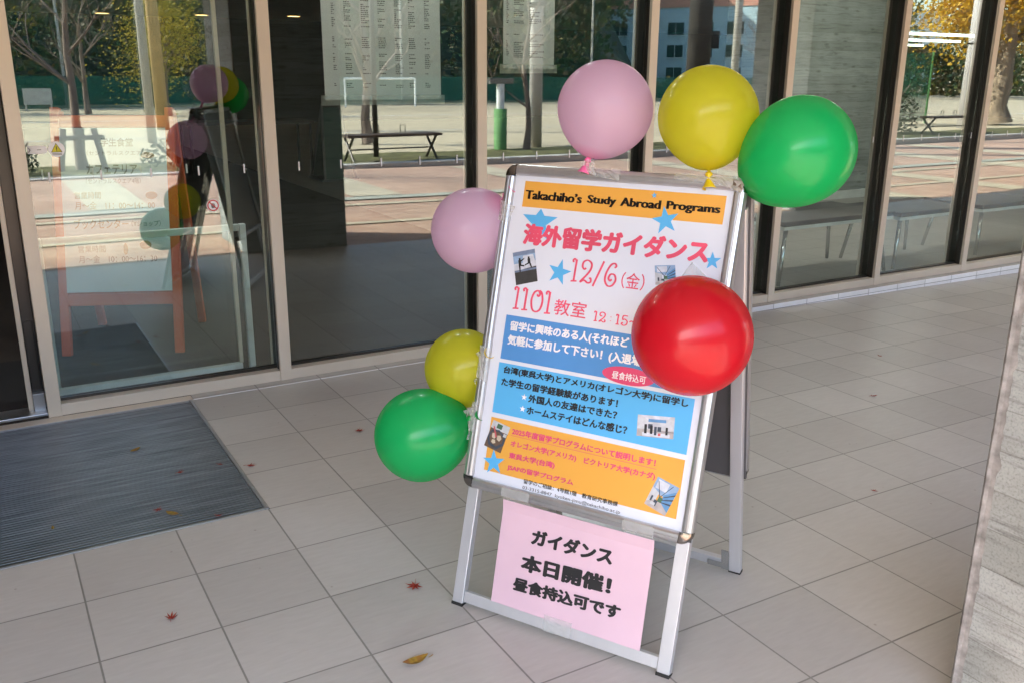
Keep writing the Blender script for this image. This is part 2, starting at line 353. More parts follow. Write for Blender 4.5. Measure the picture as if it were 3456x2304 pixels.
GL = {'1': [[(.2, .86), (.12, .95), (.3, 1.02), (.5, .95), (.54, .85)], [(.56, 1), (.52, .5), (.5, .0)], [(.12, -.01), (.9, .02)]],
      '2': [[(.45, .66), (.3, .60), (.14, .72), (.2, .93), (.5, 1.02), (.82, .9), (.84, .66), (.6, .38), (.1, .0), (.4, .1), (.7, .0), (.94, .06), (.9, .22), (.78, .2)]],
      '0': [[(.45, .8), (.58, .72), (.68, .84), (.5, .98), (.2, .86), (.06, .5), (.2, .1), (.5, -.01), (.82, .12), (.94, .5), (.82, .88), (.6, 1.0)]],
      '6': [[(.72, .82), (.84, .9), (.7, 1.02), (.4, .92), (.14, .56), (.1, .22), (.36, -.01), (.7, .02), (.92, .26), (.8, .5), (.5, .52), (.36, .34), (.5, .22), (.62, .3)]],
      '5': [[(.9, 1), (.3, .98), (.24, .58), (.55, .64), (.88, .42), (.8, .1), (.45, -.02), (.14, .1), (.22, .24), (.34, .18)]],
      '/': [[(.05, -.12), (.95, 1.06)]], ':': [[(.5, .2), (.5, .26)], [(.5, .62), (.5, .68)]], '~': [[(.05, .4), (.3, .55), (.6, .42), (.95, .55)]]}
def curly(mb, P, s, u0, u1, vt, vb, wz, width, mi=0, adv=None):
    adv = adv or {'1': .62, '/': .7, ':': .6}; tot = sum(adv.get(c, 1.) for c in s); x = 0; n = 0
    for c in s:
        a = adv.get(c, 1.)
        for st in GL[c]:
            p = smooth_line([(u0+(u1-u0)*(x+a*(.06+.88*q[0]))/tot, vb+(vt-vb)*q[1]) for q in st]) if len(st) > 2 else [(u0+(u1-u0)*(x+a*(.06+.88*q[0]))/tot, vb+(vt-vb)*q[1]) for q in st]
            L = []; Rr = []
            for i in range(len(p)):
                d = Vector(p[min(i+1, len(p)-1)])-Vector(p[max(i-1, 0)]); d = d.normalized() if d.length else Vector((1, 0)); nn = Vector((-d.y, d.x))*width*(.65+.35*abs(d.y))
                L.append((p[i][0]+nn.x, p[i][1]+nn.y)); Rr.append((p[i][0]-nn.x, p[i][1]-nn.y))
            n += 1
            for i in range(len(p)-1): mb.poly([P(*L[i], wz+n*1e-5+i*2e-6), P(*L[i+1], wz+n*1e-5+i*2e-6), P(*Rr[i+1], wz+n*1e-5+i*2e-6), P(*Rr[i], wz+n*1e-5+i*2e-6)], mi)
        x += a
def rect(mb, P, u0, v0, u1, v1, wz, mi=0): mb.poly([P(u0, v1, wz), P(u1, v1, wz), P(u1, v0, wz), P(u0, v0, wz)], mi)

# ------------------------------------------------------------------ the setting: ground
def floor_z(x, y): return -.006-max(0., min(x, 8.5)-1.25)*.0125
b = MB(); xs = [-16, -8, -4, -1.5, -.8, .105, 1.25, 3, 5, 8.5, 14, 30]; ys = [-3.12, -2, -1.297, -.06]
for i in range(len(xs)-1):
    for j in range(len(ys)-1):
        if xs[i] >= -1.6 and xs[i+1] <= .11 and j == 2: continue          # the mat well
        q = [(xs[i], ys[j]), (xs[i+1], ys[j]), (xs[i+1], ys[j+1]), (xs[i], ys[j+1])]
        b.poly([(x, y, floor_z(x, y)) for x, y in q])
tag(b.build("tiled_floor", 'tile'), kind='structure')
b = MB().box(-1.5, -1.297, -.06, .105, -.06, -.045); tag(b.build("mat_well", 'blackmat'), kind='structure')
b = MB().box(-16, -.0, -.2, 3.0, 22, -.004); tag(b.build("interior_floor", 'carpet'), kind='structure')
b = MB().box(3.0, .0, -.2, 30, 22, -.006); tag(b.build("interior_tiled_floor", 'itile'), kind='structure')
b = MB()
xs = [-40, -1.5, 1.25, 5, 8.5, 20, 60]
for i in range(len(xs)-1): b.poly([(x, y, floor_z(x, y)-.004) for x, y in ((xs[i], -9.4), (xs[i+1], -9.4), (xs[i+1], -3.12), (xs[i], -3.12))])
tag(b.build("brick_paving", 'brick'), kind='structure')
b = MB()
def strip(x0, y0, x1, y1, h): b.poly([(x, y, floor_z(x, y)+h) for x, y in ((x0, y0), (x1, y0), (x1, y1), (x0, y1))])
for x0, y0, x1, y1 in ((3.3, -9.2, 3.95, -6.2), (6.1, -9.2, 6.7, -6.2), (9.45, -9.2, 10.0, -3.2), (11.75, -9.2, 12.25, -3.2), (14.9, -9.2, 15.6, -3.2), (17.3, -9.2, 17.9, -3.2), (.4, -9.2, 1.0, -6.2), (-2.4, -9.2, -1.8, -3.2)): strip(x0, y0, x1, y1, .002)
for i, (x0, x1) in enumerate(((-12, 1.25), (1.25, 8.5), (8.5, 20))): strip(x0, -5.55, x1, -5.42, .006); strip(x0, -4.28, x1, -4.16, .006)
tag(b.build("cream_paving_bands", 'cream'), kind='structure')
b = MB()
for x0, x1 in ((-12, 1.25), (1.25, 8.5), (8.5, 20)): strip(x0, -6.1, x1, -5.85, .01)
tag(b.build("drain_channel", 'drain'), kind='structure')
b = MB().box(-40, -9.62, -.3, 60, -9.4, .012); tag(b.build("kerb", 'kerb', bev=.01), kind='structure')
b = MB()
for i in range(100):
    for j in range(3):
        q = [(-40+i, -9.62-j*.5), (-39+i, -9.62-j*.5), (-39+i, -10.12-j*.5), (-40+i, -10.12-j*.5)]
        b.poly([(x, y, .01+.05*mn.noise((x*.9, y*1.7, 0))) for x, y in q][::-1])
tag(b.build("grass_verge", 'grass'), kind='structure')
b = MB().poly([(-160, -10.9, -.02), (-160, -140, -.02), (220, -140, -.02), (220, -10.9, -.02)]); tag(b.build("sports_field", 'field'), kind='structure')
b = MB(); 
for x0, y0, x1, y1 in ((-20, -17.1, 40, -17.0), (-20, -24.6, 40, -24.45)): b.poly([(x0, y0, -.015), (x1, y0, -.015), (x1, y1, -.015), (x0, y1, -.015)])
tag(b.build("field_lines", 'whitemetal'), kind='structure')
b = MB()
for i in range(-16, 12):
    for j in range(8):
        def hz(x, y): return -.3+max(0., min(1., (.735-(x+.6)/(4.3-y))/.07))*(max(0, (-38-y))*.42+1.2*mn.noise((x*.05, y*.05, 3)))
        q = [(i*8, -38-j*8), (i*8, -46-j*8), (i*8+8, -46-j*8), (i*8+8, -38-j*8)]
        b.poly([(x, y, hz(x, y)) for x, y in q])
tag(b.build("hill", 'hill', smooth=True), kind='structure')

# ------------------------------------------------------------------ the glass-fronted building
bld = thing("entrance_building", "glass fronted entrance building with champagne metal mullions and dark interior behind the sign", "building")
MX = [-.4230, .5864, 1.6645, 2.7369, 3.8020, 4.8279, 5.8112, 6.83, 7.87, 8.9, 9.95, 11.0, 12.05]
GY = .07                                                                 # the glass plane
H = 2.72
for x in MX+[-1.52, -2.6]:
    b = MB().box(x-.054, 0, -.004, x, .022, H); m_ = b.build("mullion", 'champ', bld, bev=.002)
    b = MB().box(x-.05, .022, -.004, x-.006, .062, H).box(x-.046, .062, -.004, x-.01, .145, H).box(x-.0535, .03, 0, x-.05, .036, H).box(x-.0535, .046, 0, x-.05, .056, H)
    b.build("gasket_profile", 'dark', m_, bev=.0015)
    b = MB().box(x-.052, .145, 0, x-.002, .165, H); b.build("inner_cover", 'champ', m_)
ticks = {0: [-.346, -.149, .05, .249, .449], 1: [.703, .908, 1.114, 1.32, 1.527], 2: [1.799, 2.004, 2.214, 2.42], 3: [2.894, 3.1, 3.3, 3.5], 4: [4.0, 4.2, 4.4, 4.68], 5: [4.99, 5.184, 5.374, 5.563, 5.747], 6: [5.997, 6.185, 6.37, 6.56]}
def tick(mb, x, y, h=.041): mb.box(x-.0035, y-.0012, 1.0-h/2, x+.0035, y, 1.0+h/2)
panes = []
xs = [(-2.6, -1.574)]+[(MX[i], MX[i+1]-.054) for i in range(len(MX)-1)]
for k, (x0, x1) in enumerate(xs):
    b = MB().box(x0-.004, GY, .052, x1+.004, GY+.008, H-.03); p_ = b.build("glass_pane", 'glass', bld); panes.append(p_)
    for tx in ticks.get(k-1, []):
        b = MB(); tick(b, tx, GY-.0005); b.build("marker_strip", 'white', p_)
    z1 = .046
    b = MB().box(x0, .004, -.004, x1, .066, z1); b.box(x0, .066, -.004, x1, .14, .03)
    b.build("bottom_rail", 'champ', bld, bev=.002)
    b = MB().box(x0, .058, z1, x1, GY-.001, z1+.012).box(x0, GY+.009, z1-.014, x1, GY+.022, z1+.012); b.build("glazing_bead", 'dark', bld)
    b = MB().box(x0, .004, H-.05, x1, .14, H); b.build("top_rail", 'champ', bld)
# plinth: tile edge below the glass, growing to the right where the floor falls away
b = MB()
for i in range(40):
    x0 = .11+i*.3035; x1 = x0+.3035
    b.poly([(x0, -.06, -.003), (x1, -.06, -.003), (x1, .004, -.003), (x0, .004, -.003)], 0)
    b.poly([(x0, -.06, floor_z(x0, 0)-.01), (x1, -.06, floor_z(x1, 0)-.01), (x1, -.06, -.003), (x0, -.06, -.003)], 1)
b.build("plinth", ['tile', 'curb'], bld)
b = MB().box(-1.6, -.06, -.05, .11, .004, -.004); b.build("threshold", 'champ', bld, bev=.002)
b = MB().box(-1.52, .03, -.004, -.477, .15, .008); b.build("door_track", 'alu', bld, bev=.002)
MB().box(-16, 0, -.2, -2.654, .25, H).build("end_wall", 'conc', bld); MB().box(12.06, 0, -.4, 30, .25, H).build("end_wall", 'conc', bld)
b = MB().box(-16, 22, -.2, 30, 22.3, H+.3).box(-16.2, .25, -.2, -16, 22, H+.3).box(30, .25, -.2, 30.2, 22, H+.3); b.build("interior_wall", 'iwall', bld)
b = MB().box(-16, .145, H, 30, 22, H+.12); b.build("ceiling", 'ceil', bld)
b = MB().box(-16, -5.35, 2.80, 30, .145, 3.3).box(-16.2, .146, H+.13, 30.2, 22.3, 3.3); b.build("roof", 'canopy', bld)
b = MB().box(-5.2, -5.3, -.2, -4.9, -.002, 2.795); b.build("added_shade_wall", 'conc', bld); MB().box(11.7, -3.0, -.3, 11.95, -.002, 2.795).build("added_shade_wall", 'conc', bld)  # added walls out of view, blocking side light under the canopy
b = MB().box(-16, 0, H, 30, .144, 2.80); b.build("fascia", 'dark', bld)
# door frame strip left of the first mullion, with its dark recess and latch
b = MB().box(-.545, .10, .0, -.525, .135, H); b.build("door_stile", 'champ', bld, bev=.002)
b = MB().box(-.525, .115, .0, -.477, .15, H).box(-.52, .108, .10, -.485, .115, .40); b.build("door_pocket", 'dark', bld, bev=.002)
b = MB().box(-.524, .08, .0, -.478, .1148, .085); b.build("foot_block", 'alu_dull', bld, bev=.002)

# stickers on the fixed glass pane beside the doorway
gp = panes[1]
def disc(mb, u, z, r, y, mi=0, n=28): mb.poly([(u+r*math.cos(2*math.pi*k/n), y, z+r*math.sin(2*math.pi*k/n)) for k in range(n)], mi)
def ring(mb, u, z, r0, r1, y, mi=0, n=28):
    for k in range(n):
        a, c = 2*math.pi*k/n, 2*math.pi*(k+1)/n
        mb.poly([(u+r0*math.cos(a), y, z+r0*math.sin(a)), (u+r1*math.cos(a), y, z+r1*math.sin(a)), (u+r1*math.cos(c), y, z+r1*math.sin(c)), (u+r0*math.cos(c), y, z+r0*math.sin(c))], mi)
b = MB(); yy = GY-.0006; disc(b, -.306, 1.112, .031, yy, 0)
b.poly([(-.327, yy-.0003, 1.100), (-.285, yy-.0003, 1.100), (-.306, yy-.0003, 1.137)], 1); b.poly([(-.324, yy-.0006, 1.102), (-.288, yy-.0006, 1.102), (-.306, yy-.0006, 1.133)], 2)
b.poly([(-.3075, yy-.0009, 1.110), (-.3045, yy-.0009, 1.110), (-.304, yy-.0009, 1.124), (-.308, yy-.0009, 1.124)], 1); disc(b, -.306, 1.106, .0018, yy-.0009, 1, 10)
for q in range(2): b.poly([(-.324, yy-.0003, 1.094-q*.005), (-.288, yy-.0003, 1.094-q*.005), (-.288, yy-.0003, 1.0965-q*.005), (-.324, yy-.0003, 1.0965-q*.005)], 3)
warn_y = mat("warning_yellow", (.62, .55, .02), .5)
b.build("warning_sticker", ['white', 'black', warn_y, 'grey'], gp)
b = MB(); r_ = .016; pts = [(-.412, yy, 1.112-r_), (-.355, yy, 1.112-r_)]+[(-.355+r_*math.sin(a), yy, 1.112-r_*math.cos(a)) for a in [math.pi*k/8 for k in range(1, 8)]]+[(-.355, yy, 1.112+r_), (-.412, yy, 1.112+r_)]
b.poly(pts, 0)
for sg in (1, -1): b.poly([(-.411, yy-.0003, 1.112+sg*.010), (-.404, yy-.0003, 1.112), (-.401, yy-.0003, 1.112), (-.408, yy-.0003, 1.112+sg*.010)][::sg], 1)
b.poly([(-.378, yy-.0003, 1.111), (-.362, yy-.0003, 1.111), (-.362, yy-.0003, 1.113), (-.378, yy-.0003, 1.113)], 1)
b.build("arrow_sticker", ['white', 'black'], gp)
b = MB(); cx_, cz_ = .298, .843; disc(b, cx_, cz_, .0285, yy, 0); ring(b, cx_, cz_, .0205, .0255, yy-.0003, 1)
for k in range(4):
    x = cx_-.007+k*.0042; b.poly([(x-.0016, yy-.0003, cz_-.002), (x+.0016, yy-.0003, cz_-.002), (x+.0016, yy-.0003, cz_+.011-abs(k-1.4)*.0022), (x-.0016, yy-.0003, cz_+.011-abs(k-1.4)*.0022)], 2)
b.poly([(cx_-.0086, yy-.0003, cz_-.002), (cx_-.006, yy-.0003, cz_-.012), (cx_+.005, yy-.0003, cz_-.012), (cx_+.0105, yy-.0003, cz_+.0005), (cx_+.0074, yy-.0003, cz_-.002)], 2)
d = .0145; b.poly([(cx_-d-.0017, yy-.0006, cz_+d-.0017), (cx_-d+.0017, yy-.0006, cz_+d+.0017), (cx_+d+.0017, yy-.0006, cz_-d+.0017), (cx_+d-.0017, yy-.0006, cz_-d-.0017)], 1)
red_ = mat("prohibition_red", (.62, .03, .02), .5)
b.build("no_touch_sticker", ['white', red_, 'grey'], gp)

# sliding door leaf parked behind the fixed pane
sl = thing("sliding_door", "glass sliding door leaf parked open behind the pane beside the dark doorway", "door", (0, .19, 0))
b = MB().box(-.47, 0, .05, .40, .010, H-.05); gl_ = b.build("glass_panel", 'glass2', sl)
for tx in (-.363, -.167, .026, .222): b2 = MB(); tick(b2, tx, -.0005); b2.build("marker_strip", 'white', gl_)
MB().box(-.47, -.012, .006, .40, .022, .056).build("bottom_rail", 'whitemetal', sl, bev=.002)
MB().box(.388, -.006, .058, .405, .016, H-.06).build("edge_trim", 'champ', sl)
# low guard screen
gs = thing("guard_screen", "low white framed guard screen standing behind the sliding glass door", "screen", (0, .27, 0))
MB().box(.452, -.015, -.004, .482, .015, .72).build("post", 'whitemetal', gs, bev=.003)
MB().box(-.43, -.015, -.004, -.40, .015, .72).build("post", 'whitemetal', gs, bev=.003)
MB().box(-.398, -.014, .688, .450, .014, .719).build("top_rail", 'whitemetal', gs, bev=.003)
MB().box(-.398, -.003, .02, .450, .003, .686).build("glass_panel", 'glass2', gs)

# ------------------------------------------------------------------ entrance grating mat
em = thing("entrance_mat", "dark aluminium grating mat set in the floor before the doorway", "door mat", (-.7, -.68, -.006))
b = MB()
n = 68
for i in range(n):
    y = -.605+i*1.21/n; b.box(-.8, y, -.02, .79, y+.0088, .001)
b.build("grating_bar", mat("grating_metal", (.21, .208, .207), .38, .9, .3, 2, (2, 25, 1)), em, bev=.0015)
b = MB()
for x in (-.6, -.25, .1, .45): b.box(x, -.605, -.038, x+.008, .605, -.021)
b.build("cross_bar", 'dark', em)
b = MB().box(.791, -.617, -.03, .803, .617, .004).box(-.8, -.617, -.03, .79, -.6075, .002).box(-.8, .608, -.03, .79, .617, .002); b.build("frame", 'alu_dull', em, bev=.001)
b = MB().box(-.81, .1, -.002, -.0, .86, .006)

# ------------------------------------------------------------------ the concrete pillar at the right of the view
pl = thing("concrete_pillar", "pale board marked concrete pillar with wood grain at right edge", "pillar", (1.212, -3.088, 0))
b = MB()
ny, nz = 14, 120
b.box(.012, -.87, -.3, .86, -.012, 2.8); b.build("shaft", 'conc', pl)
b = MB(); prev = None                                                       # rough chipped arris: a narrow chamfer, then chips
for k in range(480):
    z = -.1+k*.006; n1 = mn.noise((z*55, 3, 0)); n2 = max(0., mn.noise((z*17, 9, 0))); n3 = mn.noise((z*130, 5, 2))
    e = .013+.0025*n1+.016*n2*n2+.0015*n3; dp = .0015+.004*n2+.001*n1
    row = [(.0119, -.012-e, z), (.0118-.3*dp, -.0125-.6*e, z), (.0105-dp*.4, -.0145, z), (.0035+.0012*n3, -.0085, z), (.0085, -.0015+.001*n1, z), (.02, .0002-.0118, z)]
    if prev:
        for i in range(5): b.poly([prev[i+1], prev[i], row[i], row[i+1]])
    prev = row
b.build("chipped_edge", 'mortar', pl)

p2 = dup(pl, (7.45, -3.08, -.075), 0, "second board marked concrete pillar farther along, mirrored behind the right panes"); p2.scale = (1.5, 1, 1)
# ------------------------------------------------------------------ the A-frame sign
BW, BH, HB, LEAN = .6663, .8942, .3403, .26845
SYAW = -1.0652; SO = Vector((.5357, -2.4104, -.004))
sign = thing("a_frame_sign", "silver snap frame A-board with printed study abroad poster, balloons taped round it", "sign", SO, SYAW)
sl_, cl_ = math.sin(LEAN), math.cos(LEAN)
def P(u, v, w=0.):                                                          # front board: u from the left, v down from the top, w out of the face
    a = HB+BH-v; return (u-BW/2, a*sl_-w*cl_, a*cl_+w*sl_)
LB = .2035; YB = .612; sb, cb = math.sin(LB), math.cos(LB)
def Q(u, v, w=0.):                                                          # rear board, leaning the other way
    a = (HB+BH-v)*.975; return (BW/2-u, YB-a*sb+w*cb, a*cb+w*sb)
SM = Matrix.Translation(SO) @ Matrix.Rotation(SYAW, 4, 'Z')
def PW(u, v, w=0.): return SM @ Vector(P(u, v, w))
prof = [(0, -.006), (0, .009), (.003, .0145), (.009, .017), (.0125, .0172), (.0135, .0158), (.015, .0172), (.022, .0168), (.027, .0135), (.0295, .008), (.0295, -.006)]
def snap_frame(F, name, cap=True):
    root = MB(); f = .033
    def bar(u0, v0, u1, v1, du, dv):
        A = Vector(F(u0, v0)); B = Vector(F(u1, v1)); wx = Vector(F(u0+du, v0+dv))-A; dx = Vector(F(u0, v0, 1))-A
        root.extr(prof, A, B, wx, dx)
    bar(0, f, 0, BH-f, 1, 0); bar(BW, BH-f, BW, f, -1, 0); bar(BW-f, 0, f, 0, 0, 1); bar(f, BH, BW-f, BH, 0, -1)
    fr = root.build(name, 'alu', sign)
    for cu, cv, su, sv in ((0, 0, 1, 1), (BW, 0, -1, 1), (BW, BH, -1, -1), (0, BH, 1, -1)):
        b = MB(); r = .03; n = 7; vs = []; fs = []
        arc = [(r-r*math.cos(math.pi/2*k/n), r-r*math.sin(math.pi/2*k/n)) for k in range(n+1)]
        out = [(0, f+.0005)]+arc+[(f+.0005, 0)]
        lay = [(-.008, 1.), (.010, 1.), (.016, .93), (.0185, .80), (.0185, .0)]
        cen = (.0305, .0305)
        m = len(out)
        for w_, k_ in lay:
            for a_, c_ in out:
                q = (cen[0]+(a_-cen[0])*k_, cen[1]+(c_-cen[1])*k_) if k_ < 1 else (a_, c_)
                vs.append(F(cu+su*q[0], cv+sv*q[1], w_))
        for i in range(len(lay)-1):
            for j in range(m-1): fs.append((i*m+j, i*m+j+1, (i+1)*m+j+1, (i+1)*m+j))
        b.add(vs, fs); b.build("corner_cap", 'chrome', fr, smooth=True)
    return fr
snap_frame(P, "front_frame"); snap_frame(Q, "rear_frame")
b = MB(); rect(b, P, .028, .028, BW-.028, BH-.028, -.004); rect(b, lambda u, v, w: P(BW-u, v, -w), .005, .005, BW-.005, BH-.005, .0065); b.build("front_backing_panel", 'slate', sign)
b = MB(); b.box(.004, .004, -.0065, BW-.004, BH-.004, .003, 0, lambda u, v, w: Q(u, v, w)); b.build("rear_panel", 'slate', sign)
def leg(F, u0, u1, name="leg"):
    b = MB().box(u0, .06, -.0305, u1, BH+HB-.008, -.0075, 0, F); o = b.build(name, 'alu_leg', sign, bev=.002)
    MB().box(u0-.001, BH+HB-.008, -.0315, u1+.001, BH+HB+.001, -.0065, 0, F).build("rubber_foot", 'rubber', o)
leg(P, .009, .043); leg(P, BW-.043, BW-.009); leg(Q, .009, .043); leg(Q, BW-.043, BW-.009)
for F in (P, Q): MB().box(.044, 1.190, -.028, BW-.044, 1.221, -.010, 0, F).build("lower_rail", 'alu_leg', sign, bev=.0015)
for u in (.043, BW-.063):
    b = MB().box(u, 1.150, -.0335, u+.022, 1.222, -.0312, 0, Q).box(u-.0 if u < .3 else u-.045, 1.2, -.0336, u+.065 if u < .3 else u+.022, 1.219, -.0313, 0, Q)
    b.build("corner_bracket", 'steel', sign)
for u in (.12, BW-.12): MB().box(u-.03, .001, -.03, u+.03, .035, -.009, 0, P).build("hinge", 'dark', sign, bev=.002)

# poster and its printing
po = MB(); rect(po, P, .026, .026, BW-.026, BH-.026, .0045)
poster = po.build("poster", 'paper', sign)
W0, W1, W2, W3, W4 = .0049, .0053, .0057, .0066, .0071
def pp(name, mats, fill): b = MB(); fill(b); return b.build(name, mats, poster)
pp("header_band", 'orange', lambda b: rect(b, P, .060, .043, .620, .1125, W0))
pp("blue_panel", 'blue', lambda b: rect(b, P, .060, .408, .620, .528, W0))
pp("light_blue_panel", 'cyan', lambda b: rect(b, P, .0585, .538, .619, .677, W0))
pp("orange_panel", 'orange', lambda b: rect(b, P, .0585, .690, .618, .838, W0))
for u, v, r, ro, cp in ((.435, .055, .0085, .2, None), (.474, .115, .037, .25, None), (.120, .150, .056, 0, .1135), (.201, .276, .036, -.15, None), (.609, .202, .023, .1, None), (.086, .812, .036, .15, None)):
    pp("star", 'cyan', lambda b: star(b, P, u, v, r, W1, ro, 0, cp))
pp("title_lettering", 'black', lambda b: (put_text(b, P, "Takachiho’s", .066, .237, .067, .091, W2, 0, .012, .09), put_text(b, P, "Study", .252, .335, .067, .094, W2, 0, .012, .09),
    put_text(b, P, "Abroad", .346, .457, .0665, .0885, W2, 0, .012, .09), put_text(b, P, "Programs", .471, .610, .066, .0925, W2, 0, .012, .09)))
pp("headline_lettering", 'rosy', lambda b: put_text(b, P, "海外留学ガイダンス", .077, .598, .155, .214, W2, 0, .058, tilt=.0025, res=4))
pp("date_lettering", 'rosy', lambda b: (curly(b, P, "12/6", .234, .370, .237, .294, W2, .0028), put_text(b, P, "（金）", .381, .444, .254, .296, W2, 0, .004)))
def room(b):
    curly(b, P, "1101", .072, .196, .331, .388, W2, .0030, adv={'1': .72, '0': 1.15}); put_text(b, P, "教室", .202, .296, .346, .388, W2, 0, .006)
pp("room_lettering", 'rosy', room)
pp("time_lettering", 'rosy', lambda b: curly(b, P, "12:15~", .318, .440, .364, .388, W2, .0019, adv={'1': .62, ':': 1.1, '~': 1.}))
pp("blue_panel_lettering", 'white', lambda b: (put_text(b, P, "留学に興味のある人(それほど", .077, .427, .422, .453, W2, 0, .047, tilt=.006), put_text(b, P, "気軽に参加して下さい！(入退場", .075, .468, .460, .4915, W2, 0, .047, tilt=.004)))
def ell(b):
    pts = [(.438+.072*math.cos(a), .513+.0225*math.sin(a)) for a in [2*math.pi*k/36 for k in range(36)]]
    for k in range(36): b.poly([P(.438, .513, W3), P(*pts[(k+1) % 36], W3), P(*pts[k], W3)])
pp("pink_ellipse", 'pinkink', ell)
pp("ellipse_lettering", 'white', lambda b: put_text(b, P, "昼食持込可", .394, .487, .505, .525, W4, 0, .02))
pp("black_lettering", 'black', lambda b: (put_text(b, P, "台湾(東呉大学)とアメリカ(オレゴン大学)に留学し", .076, .605, .545, .568, W2, 0, .044, tilt=.003), put_text(b, P, "た学生の留学経験談があります！", .074, .4215, .578, .600, W2, 0, .044, tilt=.003),
    put_text(b, P, "外国人の友達はできた？", .164, .424, .608, .630, W2, 0, .044, tilt=.003), put_text(b, P, "ホームステイはどんな感じ？", .164, .457, .640, .6625, W2, 0, .044, tilt=.003)))
for v in (.619, .651): pp("white_star", 'white', lambda b: star(b, P, .151, v, .0095, W2))
def pinks(b):
    put_text(b, P, "2025年度留学プログラムについて説明します！", .129, .545, .7065, .7255, W2, 0, .045, tilt=.0025); rect(b, P, .127, .7278, .549, .7288, W2)
    put_text(b, P, "オレゴン大学(アメリカ)　ビクトリア大学(カナダ)", .130, .549, .7405, .7605, W2, 0, .045, tilt=.0025)
    put_text(b, P, "東呉大学(台湾)", .130, .271, .7735, .793, W2, 0, .045, tilt=.002); put_text(b, P, "JSAFの留学プログラム", .130, .331, .8065, .8245, W2, 0, .045, tilt=.002)
pp("programme_lettering", 'pinkink', pinks)
pp("contact_lettering", 'black', lambda b: (put_text(b, P, "留学のご相談：4号館1階　教育研究事務課", .186, .462, .8345, .8475, W2, 0, .016, tilt=.003), put_text(b, P, "03-3315-8847  kyoken-jimu@takachiho.ac.jp", .185, .4715, .8535, .865, W2, 0, .0, tilt=.0015)))
# small printed photographs: colour patches
pm = {k: mat("photo_"+k, c, .4, 0, .15, 60, coat=.25) for k, c in dict(sky=(.28, .42, .62), pale=(.62, .66, .74), dusk=(.18, .24, .36), ground=(.05, .05, .05), sil=(.01, .01, .012), blue=(.12, .30, .55), wall=(.55, .58, .62), dark=(.05, .07, .1), green=(.06, .14, .08), floor=(.45, .42, .42), brown=(.14, .09, .06), cream=(.62, .54, .42), pink=(.6, .12, .14)).items()}
def photo(quad, patches):
    keys = []; b = MB(); a, q, c, d = quad
    def S(x, y, w): 
        return P(*[(a[i]*(1-x)+q[i]*x)*(1-y)+(d[i]*(1-x)+c[i]*x)*y for i in (0, 1)], w)
    for n, (k, pts) in enumerate(patches):
        if k not in keys: keys.append(k)
        b.poly([S(x, y, W1+.00006*n) for x, y in pts][::-1], keys.index(k))
    b.build("printed_photo", [pm[k] for k in keys], poster)
def fr(x0, y0, x1, y1): return [(x0, y0), (x1, y0), (x1, y1), (x0, y1)]
photo([(.052, .240), (.118, .222), (.141, .307), (.077, .326)], [('dusk', fr(0, 0, 1, .3)), ('sky', fr(0, .12, 1, .4)), ('pale', fr(.0, .36, 1, .58)), ('pale', [(.45, .15), (.9, .15), (1, .45), (.4, .45)]), ('ground', [(0, .58), (1, .52), (1, 1), (0, 1)]), ('dusk', fr(0, .56, 1, .62)),
    ('sil', fr(.22, .26, .34, .42)), ('sil', fr(.25, .2, .33, .26)), ('sil', [(.3, .28), (.5, .22), (.5, .25), (.32, .33)]), ('sil', [(.22, .42), (.3, .42), (.28, .62), (.23, .62)]), ('sil', [(.3, .40), (.48, .44), (.46, .48), (.27, .44)]),
    ('sil', fr(.64, .26, .76, .42)), ('sil', fr(.66, .2, .74, .26)), ('sil', [(.5, .42), (.66, .38), (.68, .42), (.5, .46)]), ('sil', [(.7, .4), (.77, .4), (.82, .56), (.76, .55)])])
street = [('sky', fr(0, 0, 1, .5)), ('pale', fr(.1, .05, .6, .35)), ('wall', [(0, .35), (.35, .45), (.35, .8), (0, .9)]), ('blue', [(.55, .45), (1, .15), (1, .9), (.6, .75)]), ('dark', [(.6, .5), (1, .25), (1, .31), (.6, .53)]), ('dark', [(.6, .6), (1, .42), (1, .49), (.6, .63)]), ('dark', [(.6, .68), (1, .6), (1, .66), (.6, .71)]), ('floor', [(.3, .72), (.62, .72), (1, .9), (1, 1), (0, 1), (0, .88)]), ('dark', [(.1, .1), (.13, .1), (.5, .6), (.47, .62)]), ('dark', [(.75, .05), (.78, .05), (.45, .6), (.42, .6)]), ('green', fr(.42, .55, .6, .72)), ('dark', fr(.3, .7, .45, .9)), ('dark', fr(.12, .62, .2, .8)), ('wall', fr(.2, .8, .4, .9))]
photo([(.464, .229), (.517, .222), (.527, .268), (.474, .277)], street)
photo([(.479, .603), (.576, .592), (.580, .646), (.484, .656)], [('wall', fr(0, 0, 1, .65)), ('pale', [(.1, 0), (.9, 0), (.7, .3), (.35, .3)]), ('blue', fr(.3, .16, .78, .3)), ('wall', fr(0, .3, .15, .85)), ('dark', fr(.3, .4, .42, .62)), ('floor', fr(0, .65, 1, 1)), ('pale', fr(.15, .8, .9, .97)), ('sil', fr(.2, .42, .27, .85)), ('sil', fr(.36, .48, .43, .85)), ('dark', fr(.47, .5, .54, .9)), ('dark', fr(.56, .5, .66, .72)), ('sil', fr(.78, .5, .84, .85)), ('pink', fr(.58, .8, .65, .92)), ('dark', fr(.66, .7, 1, .72))])
